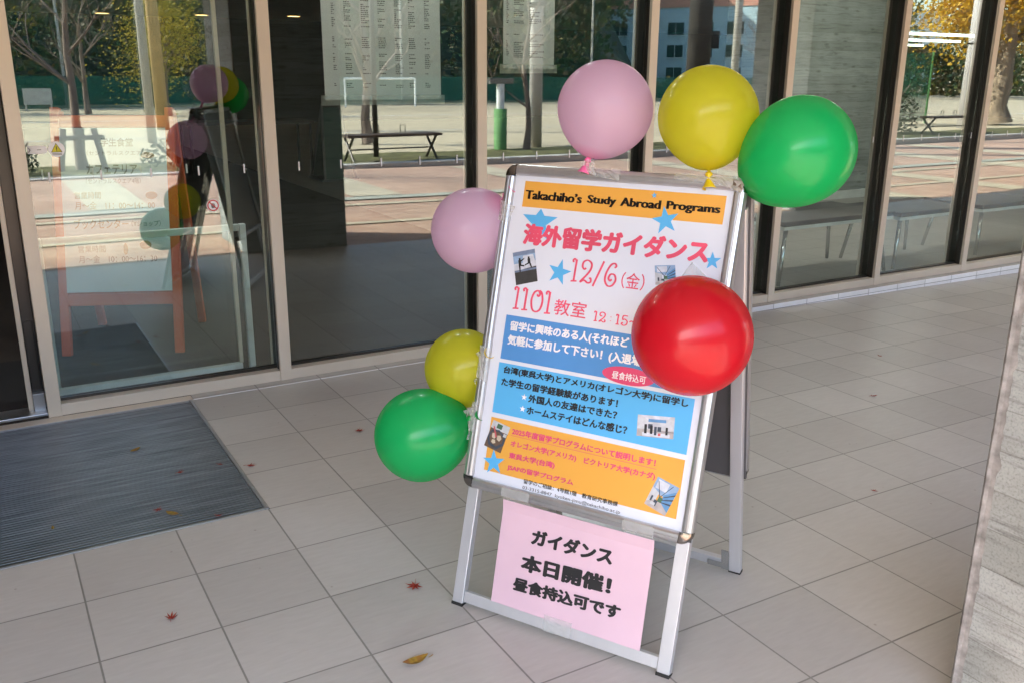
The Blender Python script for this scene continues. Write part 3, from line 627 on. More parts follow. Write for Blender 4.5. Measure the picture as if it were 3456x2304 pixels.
photo([(.067, .697), (.122, .708), (.103, .783), (.048, .772)], [('brown', fr(0, 0, 1, 1)), ('wall', fr(0, 0, 1, .28)), ('green', fr(.3, .05, .6, .22)), ('dark', [(.1, .35), (.5, .25), (.95, .4), (1, .7), (.7, .95), (.2, .9), (0, .65)]), ('brown', [(.16, .4), (.5, .32), (.85, .45), (.88, .66), (.62, .85), (.25, .8), (.1, .62)]), ('cream', [(.2, .45), (.36, .4), (.48, .5), (.4, .62), (.25, .6)]), ('cream', [(.5, .46), (.66, .42), (.78, .52), (.7, .64), (.54, .6)]), ('cream', [(.3, .66), (.46, .64), (.54, .74), (.42, .8), (.3, .76)]), ('pink', [(.12, .2), (.2, .2), (.5, .52), (.42, .56)]), ('wall', fr(.8, .3, .98, .42))])
photo([(.556, .745), (.615, .761), (.589, .837), (.531, .819)], street)

# ------------------------------------------------------------------ the pink notice taped below
def PN(u, v, w=0.): return P(u, v, w+.012*max(0., min(1., (.93-v)/.04))+.0008)
nb_ = MB(); vs = [(u, v) for v in [.905+.0285*k for k in range(11)] for u in (.129+.0, .24, .35, .46, .570)]
for i in range(10):
    for j in range(4):
        def pt(k): u, v = vs[k]; return P(u+.004*(v-.9)/.3, v, -.0065+(.007 if v < .907 else 0))
        a = i*5+j; nb_.poly([pt(a+5), pt(a+6), pt(a+1), pt(a)])
notice = thing("pink_notice", "pale pink paper notice with bold black writing, taped between the sign's front legs", "notice", SO, SYAW)
nb_.build("paper_sheet", 'pinkpaper', notice)
for tx, a in (("ガイダンス", (.228, .466, .962, 1.006, .006)), ("本日開催！", (.208, .474, 1.036, 1.083, .008)), ("昼食持込可です", (.193, .509, 1.104, 1.142, .012))):
    b = MB(); put_text(b, P, tx, *a[:4], -.0055, 0, .06, tilt=a[4]); b.build("lettering", 'black', notice)
def tape_quad(corners, parent, F=P, w=.0185, wav=.0012, seed=1, matrix=None, bend=None):
    """a strip of tape lying on the surface, slightly crumpled"""
    rr = random.Random(seed); a, q, c, d = corners; n, m = 9, 7; vs = []
    for i in range(m+1):
        for j in range(n+1):
            x, y = j/n, i/m; u, v = [(a[k]*(1-x)+q[k]*x)*(1-y)+(d[k]*(1-x)+c[k]*x)*y for k in (0, 1)]
            ww = w+rr.uniform(-1, 1)*wav
            if bend: ww, u, v = bend(u, v, ww)
            vs.append(Vector(F(u, v, ww)))
    if matrix: vs = [matrix @ p for p in vs]
    return MB().add(vs, [(i*(n+1)+j, (i+1)*(n+1)+j, (i+1)*(n+1)+j+1, i*(n+1)+j+1) for i in range(m) for j in range(n)]).build("tape_strip", 'tape', parent)
tape_quad([(.129, .868), (.214, .867), (.216, .912), (.131, .913)], notice, w=.0178, wav=.0004, bend=lambda u, v, w: (w if v < .894 else w-.0225*min(1, (v-.894)/.008), u, v))
tape_quad([(.486, .868), (.570, .868), (.569, .906), (.487, .907)], notice, w=.0178, wav=.0004, seed=2, bend=lambda u, v, w: (w if v < .894 else w-.0225*min(1, (v-.894)/.008), u, v))
tape_quad([(.300, 1.178), (.382, 1.177), (.383, 1.219), (.301, 1.221)], notice, w=-.004, wav=.0003, seed=3)

# ------------------------------------------------------------------ balloons
def balloon(name_lab, matl, center, r, ratio, knot_at, neckcol):
    """egg-shaped balloon at center; its neck points to knot_at"""
    c = Vector(center); k = Vector(knot_at); ax = (c-k).normalized()
    rot = ax.to_track_quat('Z', 'Y').to_matrix().to_4x4(); Mx = Matrix.Translation(c) @ rot
    prof = []; n = 40; dk = (c-k).length
    for i in range(n+1):
        t = math.pi*i/n; z = math.cos(t); rr = math.sin(t)
        if z < 0: rr *= 1-.16*(-z)**2; z *= ratio
        else: z *= 1.0
        prof.append((max(rr*r, .0035 if i == n else .0002), z*r))
    prof[-2] = (prof[-2][0]*.8, prof[-2][1]-.001)
    prof.append((.0035, -max(dk, r*ratio+.004)))
    o = MB().lathe(prof, 56).build("balloon", matl, smooth=True); o.matrix_world = Mx
    tag(o, name_lab, "balloon", "balloons taped around the sign")
    z0 = -max(dk, r*ratio+.004)
    kp = [(.0045, z0+.004), (.009, z0-.001), (.0095, z0-.006), (.0055, z0-.010), (.007, z0-.017), (.012, z0-.028), (.0165, z0-.037), (.017, z0-.039), (.015, z0-.038)]
    MB().lathe(kp, 18).build("knot", neckcol, o, smooth=True)
    return o
BM = dict(pink=balloon_mat("pink_latex", (.89, .69, .87), (.92, .16, .45), .6), yellow=balloon_mat("yellow_latex", (.82, .81, .06), (.86, .66, .01), .62),
          green=balloon_mat("green_latex", (.02, .66, .20), (.008, .42, .10), .5), red=balloon_mat("red_latex", (.72, .010, .028), (.5, .005, .015), .4))
KM = dict(pink=mat("pink_neck", (.88, .16, .38), .3), yellow=mat("yellow_neck", (.75, .55, .01), .3), green=mat("green_neck", (.004, .26, .05), .3), red=mat("red_neck", (.4, .002, .008), .3))
T0 = HB+BH
def LW(u, a, w): return SM @ Vector(P(u+BW/2, T0-a, w))                      # board-centred u, height a along the board
bpt = balloon("pale pink balloon on top bar, upright beside the round yellow one", BM['pink'], LW(-.071, 1.391, .0), .124, 1.05, LW(-.091, 1.262, .012), KM['pink'])
byt = balloon("round yellow balloon on the top bar between pink and green ones", BM['yellow'], LW(.208, 1.381, .0), .1215, 1.09, LW(.236, 1.242, .012), KM['yellow'])
bgr = balloon("green balloon leaning out from the sign's top right corner", BM['green'], LW(.437, 1.313, -.02), .127, 1.24, LW(.343, 1.236, -.028), KM['green'])
bpl = balloon("pale pink balloon half hidden behind the sign's upper left edge", BM['pink'], LW(-.442, 1.047, -.035), .121, 1.06, LW(-.338, 1.146, -.006), KM['pink'])
byl = balloon("yellow balloon on sign's left edge, resting above the lower green one", BM['yellow'], LW(-.432, .652, -.07), .114, 1.07, LW(-.338, .70, -.01), KM['yellow'])
bgl = balloon("green balloon hanging low at the sign's left edge below yellow one", BM['green'], LW(-.494, .448, .01), .133, 1.24, LW(-.345, .525, .008), KM['green'])
brd = balloon("large glossy red balloon in front of poster's right side", BM['red'], LW(.302, .851, .15), .138, 1.02, LW(.29, .905, .03), KM['red'])
def btape(bl, corners, seed, w=.0185, wav=.002, bend=None): tape_quad(corners, bl, P, w, wav, seed, bl.matrix_world.inverted() @ SM, bend)
over = lambda u, v, w: (w if v > .003 else w-.6*(.003-v), u, max(v, -.003+.1*v))
btape(bpt, [(.222, -.018), (.342, -.014), (.338, .027), (.228, .014)], 11, bend=over)
btape(bpt, [(.224, -.014), (.262, -.026), (.276, .020), (.236, .008)], 17, .022, .003)
btape(byt, [(.485, -.014), (.60, -.012), (.60, .020), (.485, .014)], 12, bend=over)
side = lambda u, v, w: (w if u > .003 else w-.7*(.003-u), max(u, -.003+.1*u), v)
btape(bgr, [(.58, -.012), (.668, -.010), (.657, .036), (.60, .018)], 13, .0195, .0025, over)
btape(bpl, [(-.01, .098), (.047, .116), (.029, .160), (-.012, .155)], 14, bend=side)
btape(byl, [(-.012, .50), (.034, .505), (.032, .60), (-.012, .585)], 15, bend=side)
btape(byl, [(-.045, .545), (-.004, .515), (.008, .560), (-.008, .615)], 18, .004, .003)
btape(bgl, [(-.012, .66), (.022, .655), (.018, .735), (-.014, .745)], 16, .019, .003, side)
btape(bgl, [(-.03, .690), (.002, .675), (.004, .765), (-.018, .770)], 19, .012, .004)
btape(brd, [(.56, .21), (.66, .285), (.60, .40), (.49, .33)], 20, .0075, .001)

# ------------------------------------------------------------------ fallen leaves
def maple(r, rr):
    b = MB(); pts = []
    lobes = [(-2.35, .55), (-1.25, .85), (-.62, .98), (0, 1.05), (.62, .98), (1.25, .85), (2.35, .55)]
    for i, (a, l) in enumerate(lobes):
        a0 = a-.30; pts += [(a-.17, l*.55), (a, l), (a+.17, l*.55)]
        if i < 6: pts.append(((a+lobes[i+1][0])/2, .30))
    P2 = []
    cu = rr.uniform(.12, .3); tw = rr.uniform(-.3, .3)
    for a, l in pts:
        x, y = r*l*math.sin(a), r*l*math.cos(a); P2.append((x, y, .004+cu*(x*x+y*y)/r*.9+tw*x*y/r+rr.uniform(0, .15)*r*l*l))
    P2.append((0, -.1*r, .004))
    for i in range(len(P2)-1): b.poly([(0, 0, .004), P2[i+1], P2[i]])
    b.poly([(0, 0, .004), P2[0], P2[-1]]); b.tube([(0, -.05*r, .004), (.05*r, -.5*r, .006), (.12*r, -.85*r, .004)], .0007, 4); return b
def oval(r, rr):
    b = MB(); n = 7; L = []; Rr = []; cu = rr.uniform(.1, .35)
    for i in range(n+1):
        t = i/n; y = (t-.5)*2*r; wd = r*.42*math.sin(math.pi*t)**.8; z = .003+cu*(y*y)/r
        L.append((-wd, y, z+cu*wd*.8)); Rr.append((wd, y, z+cu*wd*1.1))
        if i: b.poly([Lp, (0, yp, zp), (0, y, z), L[-1]][::-1]); b.poly([(0, yp, zp), Rp, Rr[-1], (0, y, z)][::-1])
        Lp, Rp, yp, zp = L[-1], Rr[-1], y, z
    b.tube([(0, -r, .003), (.1*r, -1.4*r, .004)], .0008, 4); return b
LEAF = [(.331, -1.991, .034, 'm', "large red maple leaf lying on the tiles left of the sign's foot"), (.628, -.785, .030, 'm', "red maple leaf on the tiles near the glass, left of the yellow balloon"), (.137, -.916, .026, 'm', "red maple leaf on tile just off the mat's right edge"),
        (-.315, -1.817, .024, 'm', "small red maple leaf alone on the tiles below the mat"), (.042, -.854, .020, 'm', "dark red leaf on grating close to the mat's right edge"), (-.107, -.855, .018, 'm', "small red leaf in the middle of the grating mat"), (-.064, -1.274, .020, 'm', "red leaf at the mat's front edge by the tiles"), (-.226, -1.128, .024, 'm', "crumpled red leaf touching a yellow leaf on the mat"),
        (-.214, -.552, .030, 'o', "yellow brown oval leaf alone on mat near the door"), (-.192, -1.182, .028, 'o', "yellow leaf beside the crumpled red leaf on the mat"), (.184, -2.322, .036, 'o', "brown oval leaf on tiles at the bottom of the photo"), (-.548, -1.098, .012, 'o', "tiny yellow leaf scrap on the mat's left part"),
        (3.483, -1.092, .020, 'm', "dark small leaf on tiles near the white plinth"), (2.902, -1.512, .024, 'm', "small red leaf on tiles right of the sign"), (2.043, -2.218, .020, 'm', "tiny red leaf on tiles between the sign's rear leg and pillar")]
for i, (x, y, r, k, lab) in enumerate(LEAF):
    rr = random.Random(100+i); z = (-.0045 if y > -1.297 and x < .1 else floor_z(x, y))+.0005
    o = (maple if k == 'm' else oval)(r, rr).build("fallen_leaf", 'maple' if k == 'm' else 'yleaf', loc=(x, y, z)); o.rotation_euler = (rr.uniform(-.12, .12), rr.uniform(-.12, .12), rr.uniform(0, 6.28))
    tag(o, lab, "leaf", "fallen leaves")

# ------------------------------------------------------------------ papers hung inside the glass
def timetable(lab, x0, x1, zb, zt, seed, cols, cat="poster"):
    t = thing("timetable_poster", lab, cat, ((x0+x1)/2, GY+.012, zb), 0, "timetable posters hung inside the glass"); hw = (x1-x0)/2; h = zt-zb; rr = random.Random(seed)
    MB().poly([(-hw, 0, 0), (hw, 0, 0), (hw, 0, h), (-hw, 0, h)]).build("paper_sheet", 'hungpaper', t)
    b = MB()
    z = .055
    while z < h-.02:
        if rr.random() < .12: z += rr.uniform(.012, .04); continue
        for cx, cw in cols:
            if rr.random() < .80:
                x = -hw+2*hw*cx; e = x+2*hw*cw
                while x < e-.004:
                    l = rr.uniform(.003, .011); 
                    if x+l < e: b.poly([(x, -.0006, z), (x+l, -.0006, z), (x+l, -.0006, z+rr.uniform(.0035, .0055)), (x, -.0006, z+.0045)])
                    x += l+rr.uniform(.0012, .003)
                    if rr.random() < .12: break
        z += .0088
    b.build("lettering", 'grey', t)
    if cat: 
        MB().poly([(-hw-.02, -.0012, -.025), (hw+.02, -.0012, -.022), (hw+.02, -.0012, .02), (-hw-.02, -.0012, .022)]).build("tape_strip", 'tape', t)
timetable("large white timetable sheet full of tiny print hung inside the glass above doorway tiles", .850, 1.448, 1.295, 2.14, 1, [(.08, .03), (.18, .06), (.32, .07), (.46, .07), (.60, .07), (.72, .06), (.86, .05)])
timetable("small white printed sheet inside the glass left of the top pink balloon", 1.803, 2.110, 1.443, 1.98, 2, [(.06, .05), (.2, .2), (.5, .3)])

# ------------------------------------------------------------------ inside: orange easel board, benches, column, lights
OB = thing("orange_easel_board", "orange wooden easel board with white opening hours sheet inside the glass", "sign board", (-.058, .818, -.004), math.atan2(-.222, .531))
def E(u, z, w=0.): return (u, z*.23-w*.975, z*.975+w*.22)
for s in (-1, 1):
    MB().box(s*.282-.022, 0, -.02, s*.282+.022, 1.27, .02, 0, lambda x, y, z: E(x, y, z)).build("front_leg", 'orangewood', OB, bev=.003)
    MB().box(s*.282-.02, -.02, -.02, s*.282+.02, 1.25, .02, 0, lambda x, y, z: (x, .62-y*.23+z, y*.975)).build("rear_leg", 'orangewood', OB, bev=.003)
MB().box(-.26, 1.17, -.018, .26, 1.23, .018, 0, lambda x, y, z: E(x, y, z)).box(-.26, .255, -.018, .26, .315, .018, 0, lambda x, y, z: E(x, y, z)).build("cross_rail", 'orangewood', OB, bev=.003)
MB().box(-.26, .315, -.01, .26, 1.17, .0, 0, lambda x, y, z: E(x, y, z)).build("backboard", 'orangewood', OB)
pb = MB(); pb.poly([E(-.262, .325, .021), E(.262, .325, .021), E(.262, 1.165, .021), E(-.262, 1.165, .021)]); ps = pb.build("poster", 'paper', OB)
PE = lambda u, v, w=0.: E(u-.262, 1.165-v, .0215+w)
def lines(L, name, m_):
    b = MB()
    for s, u0, u1, vt, vb, of in L: put_text(b, PE, s, u0, u1, vt, vb, .0006, 0, of)
    b.build(name, m_, ps)
faded = mat("faded_brown_print", (.42, .26, .14), .5)
lines([("学生食堂", .20, .36, .05, .095, .015), ("（セントラルスクエア）", .13, .41, .115, .14, 0), ("カフェテリア", .125, .375, .185, .235, .02), ("（セントラルスクエア4階）", .12, .39, .255, .285, 0), ("（Yショップ）", .335, .48, .475, .505, .005), ("営業時間", .065, .20, .60, .635, .01), ("月〜金　10：00〜16：30", .065, .455, .65, .69, .012)], "black_lettering", 'grey')
lines([("営業時間", .06, .19, .325, .36, .01), ("月〜金　11：00〜14：00", .06, .455, .375, .415, .008), ("ブックセンター", .05, .32, .465, .515, .015)], "faded_lettering", faded)
b = MB()
for u, v, a, c in ((.43, .14, .035, .016), (.44, .345, .03, .02), (.40, .60, .03, .022), (.30, .62, .012, .03)): b.poly([PE(u+a*math.cos(q), v+c*math.sin(q), .0006) for q in [-2*math.pi*k/16 for k in range(16)]])
b.build("food_picture", mat("food_brown", (.22, .09, .03), .5), ps)

def bench_in(x0, x1, y0, y1, zt, lab):
    t = thing("waiting_bench", lab, "bench", ((x0+x1)/2, (y0+y1)/2, -.004), 0, "dark benches inside the glass"); hx, hy = (x1-x0)/2, (y1-y0)/2
    MB().box(-hx-.02, -hy-.03, zt, hx+.02, hy+.03, zt+.035).build("seat", 'cushion', t, bev=.008)
    MB().box(-hx-.01, -hy-.02, zt-.025, hx+.01, hy+.02, zt-.001).build("seat_frame", 'whitemetal', t)
    for sx in (-1, 1):
        for sy in (-1, 1): MB().tube([(sx*hx, sy*hy, 0), (sx*(hx-.07), sy*(hy-.04), zt-.03)], [.013, .016], 10).build("leg", 'steel', t, smooth=True)
bench_in(4.15, 5.26, .30, .85, .42, "dark bench with thin steel legs behind the glass, nearest the sign")
bench_in(5.36, 6.15, .30, .80, .40, "dark bench with splayed steel legs behind the glass, middle one of three")
bench_in(6.45, 7.25, .35, .85, .38, "dark bench with steel legs behind the glass, nearest the concrete pillar")
col = thing("interior_column", "pale board marked concrete column standing inside behind the glass", "column", (7.33, 3.33, 0))
MB().box(0, 0, 0, 1.45, 1.1, H-.004).build("shaft", 'conc', col); MB().box(.3, -.03, -.004, 1.5, -.002, .09).build("base_board", 'whitemetal', col)
ip = MB().box(8.83, 4.5, 0, 9.5, 4.6, H-.004).build("interior_partition", 'pale'); tag(ip, "smooth grey partition panel inside beside the concrete column", "partition")
ge = thing("green_easel", "dark green tapered blackboard easel standing in the dark interior", "easel", (3.65, 8.0, -.004))
for s in (1, -1): b = MB().add([(-.2, s*.28, 0), (.2, s*.28, 0), (.11, 0, .95), (-.11, 0, .95)], [(0, 1, 2, 3)]); b.build("board", 'greenboard', ge)
for s in (1, -1):
    MB().tube([(s*.22, .29, 0), (s*.12, 0, .98), (s*.22, -.29, 0)], .018, 6).build("leg", 'slate', ge)
MB().box(-.26, -.3, .0, .26, .3, .03).build("base", 'slate', ge)
for i, (x, y) in enumerate(((-.25, .45), (.35, .5), (1.15, .36), (1.95, .36))):  # added lamps out of view, to brighten the easel and hung sheets
    t = thing("downlight", ("downlight above the orange easel's left side just inside the glass", "downlight above the orange easel's right side just inside the glass", "added unseen lamp brightening the large hung timetable sheet from behind", "added unseen lamp brightening the small hung printed sheet from behind")[i], "ceiling light", (x, y, H), 0, "ceiling downlights"); MB().lathe([(.0, -.006), (.10, -.006)], 20).build("lens", 'bright' if i < 2 else 'bright2', t); MB().lathe([(.10, -.008), (.13, -.002)], 20).build("rim", 'white', t)
tb = thing("long_table", "dark long table deep inside the unlit hall behind the glass", "table", (2.9, 9.5, -.004))
MB().box(-.9, -.35, .68, .9, .35, .72).build("tabletop", 'wood', tb)
for sx in (-1, 1):
    for sy in (-1, 1): MB().tube([(sx*.85, sy*.3, 0), (sx*.85, sy*.3, .68)], .02, 8).build("leg", 'dark', tb)
for i, (x, y, lab) in enumerate(((2.65, 21.4, "warm round ceiling downlight seen through the left pane"), (4.87, 20.7, "warm round ceiling downlight seen beside the left mullion"), (6.94, 19.8, "warm round ceiling downlight beside the hung timetable sheet"))):
    t = thing("downlight", lab, "ceiling light", (x, y, H), 0, "ceiling downlights"); MB().lathe([(.0, -.006), (.16, -.006)], 20).build("lens", 'downlight', t); MB().lathe([(.16, -.008), (.19, -.002)], 20).build("rim", 'white', t)
for i, (x, y) in enumerate(((19.0, 9.8), (21.5, 12.5), (24.0, 15.5))):
    t = thing("strip_light", ("nearest", "middle", "farthest")[i]+" of three white fluorescent strip lights deep inside", "ceiling light", (x, y, 2.25), 0, "fluorescent strip lights"); MB().box(-1.8, -.05, 0, 1.8, .05, .05).build("tube", 'tube', t); MB().box(-1.8, -.09, .052, 1.8, .09, .09).build("housing", 'white', t)
    for s in (-1.2, 1.2): MB().tube([(s, 0, .09), (s, 0, H-2.25)], .008, 6).build("hanger", 'steel', t)
for i, (x, y) in enumerate(((5.2, 1.6), (7.6, 1.7))):
    t = thing("strip_light", ("first", "second")[i]+" strip light from the sign, on the ceiling above the benches", "ceiling light", (x, y, H-.1), 0, "fluorescent strip lights"); MB().box(-.9, -.05, 0, .9, .05, .05).build("tube", 'tube2', t); MB().box(-.95, -.09, .052, .95, .09, .0995).build("housing", 'white', t)
MB_ = MB().box(-1.5, .16, -.003, -.5, .93, .006).build("door_mat", 'blackmat'); tag(MB_, "black fibre mat just inside the open doorway", "door mat")

# ------------------------------------------------------------------ courtyard (seen mirrored in the glass)
pb_ = thing("park_bench", "slatted bench on crossed legs facing the building before dark lamp post", "bench", (5.4, -9.95, .03), -.06, "courtyard benches")
b = MB()
for k in range(4): b.box(-.85, -.2+k*.105, .36, .85, -.2+k*.105+.09, .40)
b.build("seat", 'wood', pb_)
for s in (-1, 1):
    for q in (-1, 1): MB().tube([(s*.75, q*.2, -.03), (s*.75, -q*.17, .36)], .022, 6).build("leg", 'dark', pb_)
MB().tube([(-.75, 0, .16), (.75, 0, .16)], .012, 6).build("stretcher", 'dark', pb_)
for x in (-.28, .2): MB().tube([(x, -.05, .40), (x, -.05, .53), (x+.09, -.05, .53), (x+.09, -.05, .40)], .008, 6).build("divider", 'dark', pb_)
dup(pb_, (20.4, -10.3, .03), .04, "slatted bench on crossed legs beside the yellow ginkgo tree")
def branch(mb, p, d, r, l, depth, rr, tips):
    pts = [p]; rad = [r]; q = Vector(p); dd = Vector(d)
    for i in range(4):
        dd = (dd+Vector((rr.uniform(-.16, .16), rr.uniform(-.16, .16), rr.uniform(-.06, .16)))).normalized(); q = q+dd*l/4; pts.append(q.copy()); rad.append(r*(1-.12*(i+1)))
    mb.tube(pts, rad, 6 if r > .02 else 4, cap=False)
    if depth == 0: tips.append(q); return
    for k in range(3 if depth > 1 else 4):
        j = rr.randint(2, 4); a = Vector((rr.uniform(-1, 1), rr.uniform(-1, 1), rr.uniform(-.1, .7))).normalized()
        branch(mb, pts[j], (dd*.75+a*.75).normalized(), rad[j]*.62, l*.72, depth-1, rr, tips)
def tree(name, lab, loc, r, h, spread, seed, depth=4, bark='bark', leaves=None, n=0, ls=.08, group=None):
    t = thing(name, lab, "tree", loc, 0, group); rr = random.Random(seed); b = MB(); tips = []
    p = Vector((0, 0, -.05)); pts = []; rad = []
    for i in range(7): z = h*i/6; pts.append(Vector((.05*h*mn.noise((seed, z, 0)), .05*h*mn.noise((z, seed, 5)), z))); rad.append(r*(1.35 if i == 0 else 1-.09*i))
    b.tube(pts, rad, 10, cap=False)
    for k in range(7):
        j = rr.randint(2, 6); a = rr.uniform(0, 6.28); branch(b, pts[j], (math.cos(a)*spread, math.sin(a)*spread, .75), rad[j]*.55, h*.38, depth-2, rr, tips)
    branch(b, pts[6], (0, 0, 1), rad[6]*.8, h*.4, depth-1, rr, tips)
    b.build("trunk", bark, t, smooth=True)
    if leaves:
        c = MB()
        for i in range(n):
            q = rr.choice(tips)+Vector((rr.gauss(0, .55), rr.gauss(0, .55), rr.gauss(-.15, .5)))
            a = Vector((rr.gauss(0, 1), rr.gauss(0, 1), rr.gauss(0, 1))).normalized(); e = a.orthogonal().normalized()*ls*rr.uniform(.6, 1.3); f = a.cross(e)*.9
            c.poly([q-e, q-f*.6, q+e, q+f])
        c.build("crown", leaves, t)
    return t
tg = "bare trees in the courtyard"
t1 = tree("bare_tree", "slim bare tree propped by a wooden support frame, mirrored in left pane", (.78, -10.5, 0), .07, 2.4, .9, 3, 6, group=tg)
sf = thing("tree_support", "weathered wooden prop frame round the slim bare tree's trunk", "tree support", (.78, -10.35, 0))
for x in (-.2, .2): MB().tube([(x*1.5, 0, -.03), (x, -.05, .60)], .045, 7).build("post", 'bark', sf)
MB().tube([(-.33, -.03, .47), (.33, -.03, .47)], .036, 7).build("crossbar", 'bark', sf)
MB().tube([(.05, -.5, -.03), (.05, -.1, .6)], .032, 7).build("post", 'bark', sf)
tree("bare_tree", "bare branching tree behind the green padded post in the mirrored yard", (8.55, -10.87, 0), .06, 2.3, 1., 5, 5, group=tg)
tree("bare_tree", "bare tree with twigs crossing the pale blue school block", (17.0, -12.6, 0), .10, 2.8, 1., 8, 5, group=tg)
tree("bare_tree", "bare tree behind the dark lamp post in the mirrored yard", (6.4, -13.5, 0), .10, 3., 1., 9, 5, group=tg)
tree("autumn_tree", "yellow green autumn tree beyond the tan coloured pole", (5.0, -27, 0), .12, 1.9, .7, 31, 4, 'bark', 'autumn', 6500, .036)
for x, y, sd_, lab in ((2.9, -29, 41, "thin bare tree near the fence, between the propped tree and pale pole"), (-2.2, -27, 42, "thin bare tree near the fence, left of the propped tree"), (7.5, -30, 43, "thin bare tree near the fence, behind the hung timetable sheet")): tree("bare_tree", lab, (x, y, 0), .09, 2.6, 1., sd_, 5, group=tg)
tree("autumn_tree", "low yellowish autumn tree beyond the propped tree, near the field fence", (-1.2, -31, 0), .12, 1.6, 1.1, 33, 4, 'bark', 'autumn', 5000, .04)
tree("ginkgo_tree", "big yellow ginkgo tree mirrored in the rightmost panes", (25.9, -12.6, 0), .36, 3.2, 1.1, 12, 4, 'gbark', 'ginkgo', 26000, .055)
def pole(name, lab, loc, r, h, m_, cat="pole", extra=None):
    t = thing(name, lab, cat, loc); MB().tube([(0, 0, -.1), (0, 0, h)], [r, r*.85], 16, cap=True).build("shaft", m_, t, smooth=True)
    if extra: extra(t)
    return t
def lamp_x(t): MB().box(-.12, -.5, 4.95, .12, .1, 5.05).build("lamp_head", 'dark', t)
pole("lamp_post", "thin dark lamp post standing behind the mirrored bench", (5.4, -10.62, 0), .047, 5., 'darkpole', "lamp post", lamp_x)
pole("utility_pole", "pale round pole with grey shade side beyond the propped tree", (2.62, -15.7, 0), .09, 9., 'utility', extra=lambda t: MB().box(-.02, -.3, 6, .02, .3, 6.1).build("step_bolt", 'dark', t))
pole("utility_pole", "tan coloured pole standing beyond the pale round pole", (3.6, -20., 0), .15, 9., 'tanpole', extra=lambda t: MB().box(-.5, -.03, 7, .5, .03, 7.1).build("cross_arm", 'dark', t))
pole("utility_pole", "thick dark pole crossing the pale blue block in the reflection", (12.8, -11., 0), .25, 9., 'darkpole', extra=lambda t: MB().box(.26, -.1, 1.9, .45, .1, 2.25).build("meter_box", 'dark', t))
pole("utility_pole", "slim grey metal pole right of the thick dark pole", (14.78, -12., 0), .09, 9., 'utility', extra=lambda t: MB().box(-.3, -.02, 7, .3, .02, 7.08).build("cross_arm", 'dark', t))
pole("utility_pole", "whitish concrete pole standing in front of yellow ginkgo leaves", (23.4, -11.9, 0), .21, 9., 'lightconc', extra=lambda t: MB().tube([(0, .0, 2.2), (0, 0, 2.24)], .225, 16).build("band", 'dark', t))
pole("utility_pole", "round concrete pole with shaded right side behind the bare tree and padded post", (8.98, -11.25, 0), .13, 9., 'lightconc', extra=lambda t: MB().tube([(0, 0, 2.6), (0, 0, 2.66)], .165, 16).build("band", 'dark', t))
gpx = thing("padded_post", "short post wrapped in green padding with a small floodlight on top", "post", (8.08, -11.05, 0))
MB().tube([(0, 0, 0), (0, 0, .02), (0, 0, .75)], [.13, .125, .125], 14).build("padding", 'greenpad', gpx, smooth=True); MB().tube([(0, 0, .75), (0, 0, 1.2)], .075, 14).build("shaft", 'whitemetal', gpx); MB().box(-.25, -.06, 1.2, .25, .06, 1.3).build("floodlight", 'steel', gpx)
def bush(lab, loc, r, h, n, seed, m_='shrub', name="shrub"):
    t = thing(name, lab, "shrub", loc); rr = random.Random(seed); b = MB()
    for k in range(7): a = rr.uniform(0, 6.28); b.tube([(0, 0, -.02), (.4*r*math.cos(a), .4*r*math.sin(a), h*.5), (.8*r*math.cos(a), .8*r*math.sin(a), h*.9)], [.015, .01, .004], 5)
    b.build("stem", 'bark', t); c = MB()
    for i in range(n):
        a = rr.uniform(0, 6.28); q = r*math.sqrt(rr.random()); z = h*rr.uniform(.08, 1)*(1-.45*(q/r)**2)
        p = Vector((q*math.cos(a), q*math.sin(a), z)); nn = Vector((rr.gauss(0, 1), rr.gauss(0, 1), rr.gauss(0, 1))).normalized(); e = nn.orthogonal().normalized()*rr.uniform(.02, .045); f = nn.cross(e)*.6
        c.poly([p-e, p-f, p+e, p+f])
    c.build("foliage", m_, t)
bush("sparse low shrub on the grass verge right of the propped tree", (2.1, -10.2, 0), .55, .5, 420, 1)
bush("dark low shrub on the verge at the left jamb's reflection", (-.2, -10.1, 0), .4, .5, 500, 2)
bush("dark round shrub left of the far bench in the right panes", (18.9, -11.2, 0), .9, 1.3, 2600, 3)
bush("low shrub at the foot of the yellow ginkgo tree", (26.9, -11.3, 0), .9, .45, 900, 4)
gl = thing("football_goal", "small white football goal far across the sandy field", "goal", (13.9, -31, 0))
for x in (-1.5, 1.5): MB().tube([(x, 0, 0), (x, 0, 1.1)], .04, 8).build("post", 'whitemetal', gl)
MB().tube([(-1.5, 0, 1.1), (1.5, 0, 1.1)], .04, 8).build("crossbar", 'whitemetal', gl)
nbd = thing("notice_board", "small pale board standing before the green fence across the field", "board", (1.7, -32.4, 0))
MB().box(-.45, -.02, .2, .45, .02, .75).build("panel", 'pale', nbd)
for x in (-.4, .4): MB().box(x-.03, -.06, -.05, x+.03, -.021, .6).build("post", 'utility', nbd)
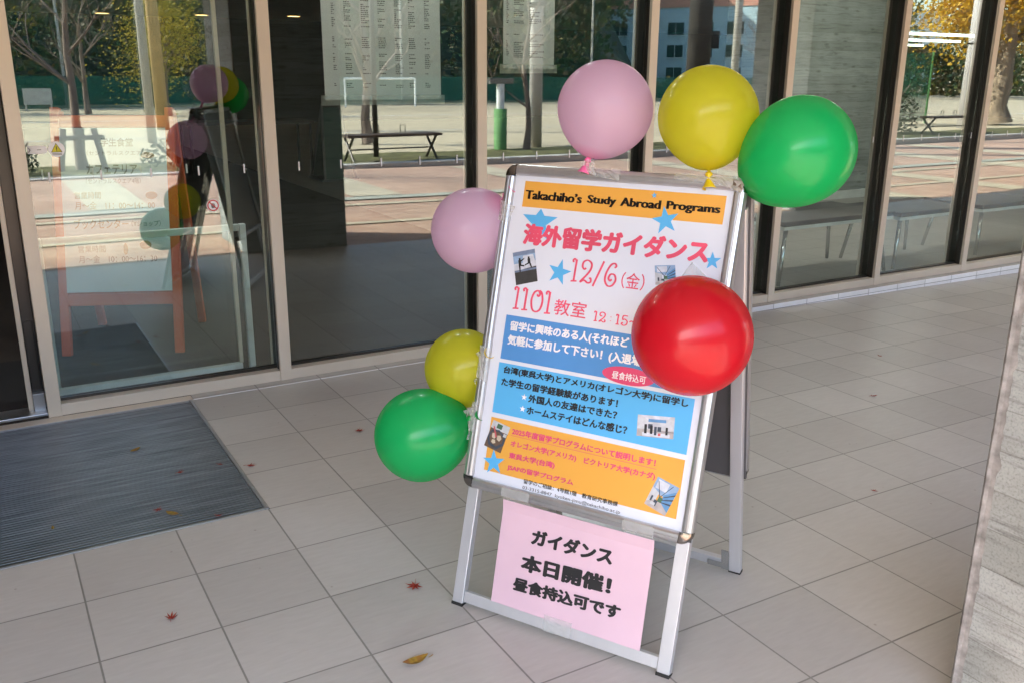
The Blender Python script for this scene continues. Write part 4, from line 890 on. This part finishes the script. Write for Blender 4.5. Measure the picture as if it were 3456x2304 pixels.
# fences
gf = thing("green_fence", "low green sheeted fence along the far side of the field", "fence", (0, -34, 0))
b = MB()
for i in range(140): x = -40+i*.55; b.poly([(x, .05*(i % 2), 0), (x+.55, .05*((i+1) % 2), 0), (x+.55, .05*((i+1) % 2), 1.15), (x, .05*(i % 2), 1.15)])
b.build("sheet", 'sheet', gf)
nf = thing("ball_net_fence", "tall green ball net on slim posts behind the field", "fence", (0, -34.6, 0))
for i in range(22): MB().tube([(-38+i*3.4, 0, -.1), (-38+i*3.4, 0, 10)], .055, 6).build("post", 'utility', nf)
MB().poly([(-40, .08, 1.1), (36, .08, 1.1), (36, .08, 10), (-40, .08, 10)]).build("net", 'net' if False else film_mat("thin_green_net", (.01, .12, .08), .14, .8), nf)
gp2 = thing("net_screen", "green netting panel on posts beside the whitish concrete pole", "fence", (23.3, -14, 0))
MB().poly([(-2.2, 0, .05), (1.2, 0, .05), (1.2, 0, 2.0), (-2.2, 0, 2.0)]).build("net", 'net', gp2)
for x in (-2.2, -.5, 1.2): MB().tube([(x, .03, -.05), (x, .03, 2.05)], .03, 6).build("post", 'greenpad', gp2)
# pale blue block
sb_ = thing("school_block", "pale blue school block with rows of windows beyond the field", "building", (80, -84, 0), R(58))
MB().box(-15, -10, -1, 17, 0, 9.0).build("wall", 'paleblue', sb_); MB().box(-15.1, -10.1, 9.0, 17.1, .1, 11.5).build("parapet", 'salmon', sb_)
wp = None
for r_ in range(3):
    for k in range(8):
        x = -13+k*3.7; z = .5+r_*2.65
        if wp is None: wp = MB().box(-1.0, .005, 0, 1.0, .06, 1.45).build("window", 'winglass', sb_); wf = MB().box(-1.1, .004, -.1, 1.1, .14, 0).box(-.03, .062, 0, .03, .10, 1.45).build("sill", 'whitemetal', wp); wp.location = (x, 0, z)
        else:
            o = wp.copy(); C.objects.link(o); o.location = (x, 0, z); o2 = wf.copy(); C.objects.link(o2); o2.parent = o
sb2 = thing("white_block", "white building strip beyond the far bench in right pane", "building", (118, -84, 0)); MB().box(-5, -8, -1, 5, 0, 10).build("wall", 'whitemetal', sb2); MB().box(-4, .005, 3, 4, .05, 5).build("window", 'winglass', sb2)
# woodland: one far mass
b = MB(); rr = random.Random(21)
def clump(x, y, z0, h, r, n, s):
    for i in range(n):
        u = rr.random(); a = rr.uniform(0, 6.28); q = r*math.sqrt(rr.random())*(1-.75*max(0, u-.3)); p = Vector((x+q*math.cos(a), y+q*math.sin(a)*.8, z0+h*(.06+.94*u)))
        nn = Vector((rr.gauss(0, 1), rr.gauss(0, 1)+.6, rr.gauss(0, 1))).normalized(); e = nn.orthogonal().normalized()*s*rr.uniform(.5, 1.4); f = nn.cross(e)*.8
        b.poly([p-e, p-f, p+e, p+f])
for k in range(185):
    x = -42+k*.5+rr.uniform(-1, 1); y = -36.5-rr.random()**1.4*22
    if (x+.6+(2.2 if x > 20 else 0))/(4.3-y) > .77: continue
    clump(x, y, max(-.3, (-38-y)*.42), rr.uniform(4, 9), rr.uniform(1.2, 2.8), 520, .15)
for k in range(60):
    x = 46+k*1.3+rr.uniform(-1, 1); y = -30-rr.random()*14
    clump(x, y, -.3, rr.uniform(3, 9), rr.uniform(1.5, 3), 800, .14)
for k in range(30): clump(33+k*.45, -37-rr.random()*3, -.3, rr.uniform(.6, 1.4), 1., 60, .2)
tag(b.build("woodland", 'woods'), "dark mixed wood on the slope behind the field nets", "woodland", kind='stuff')
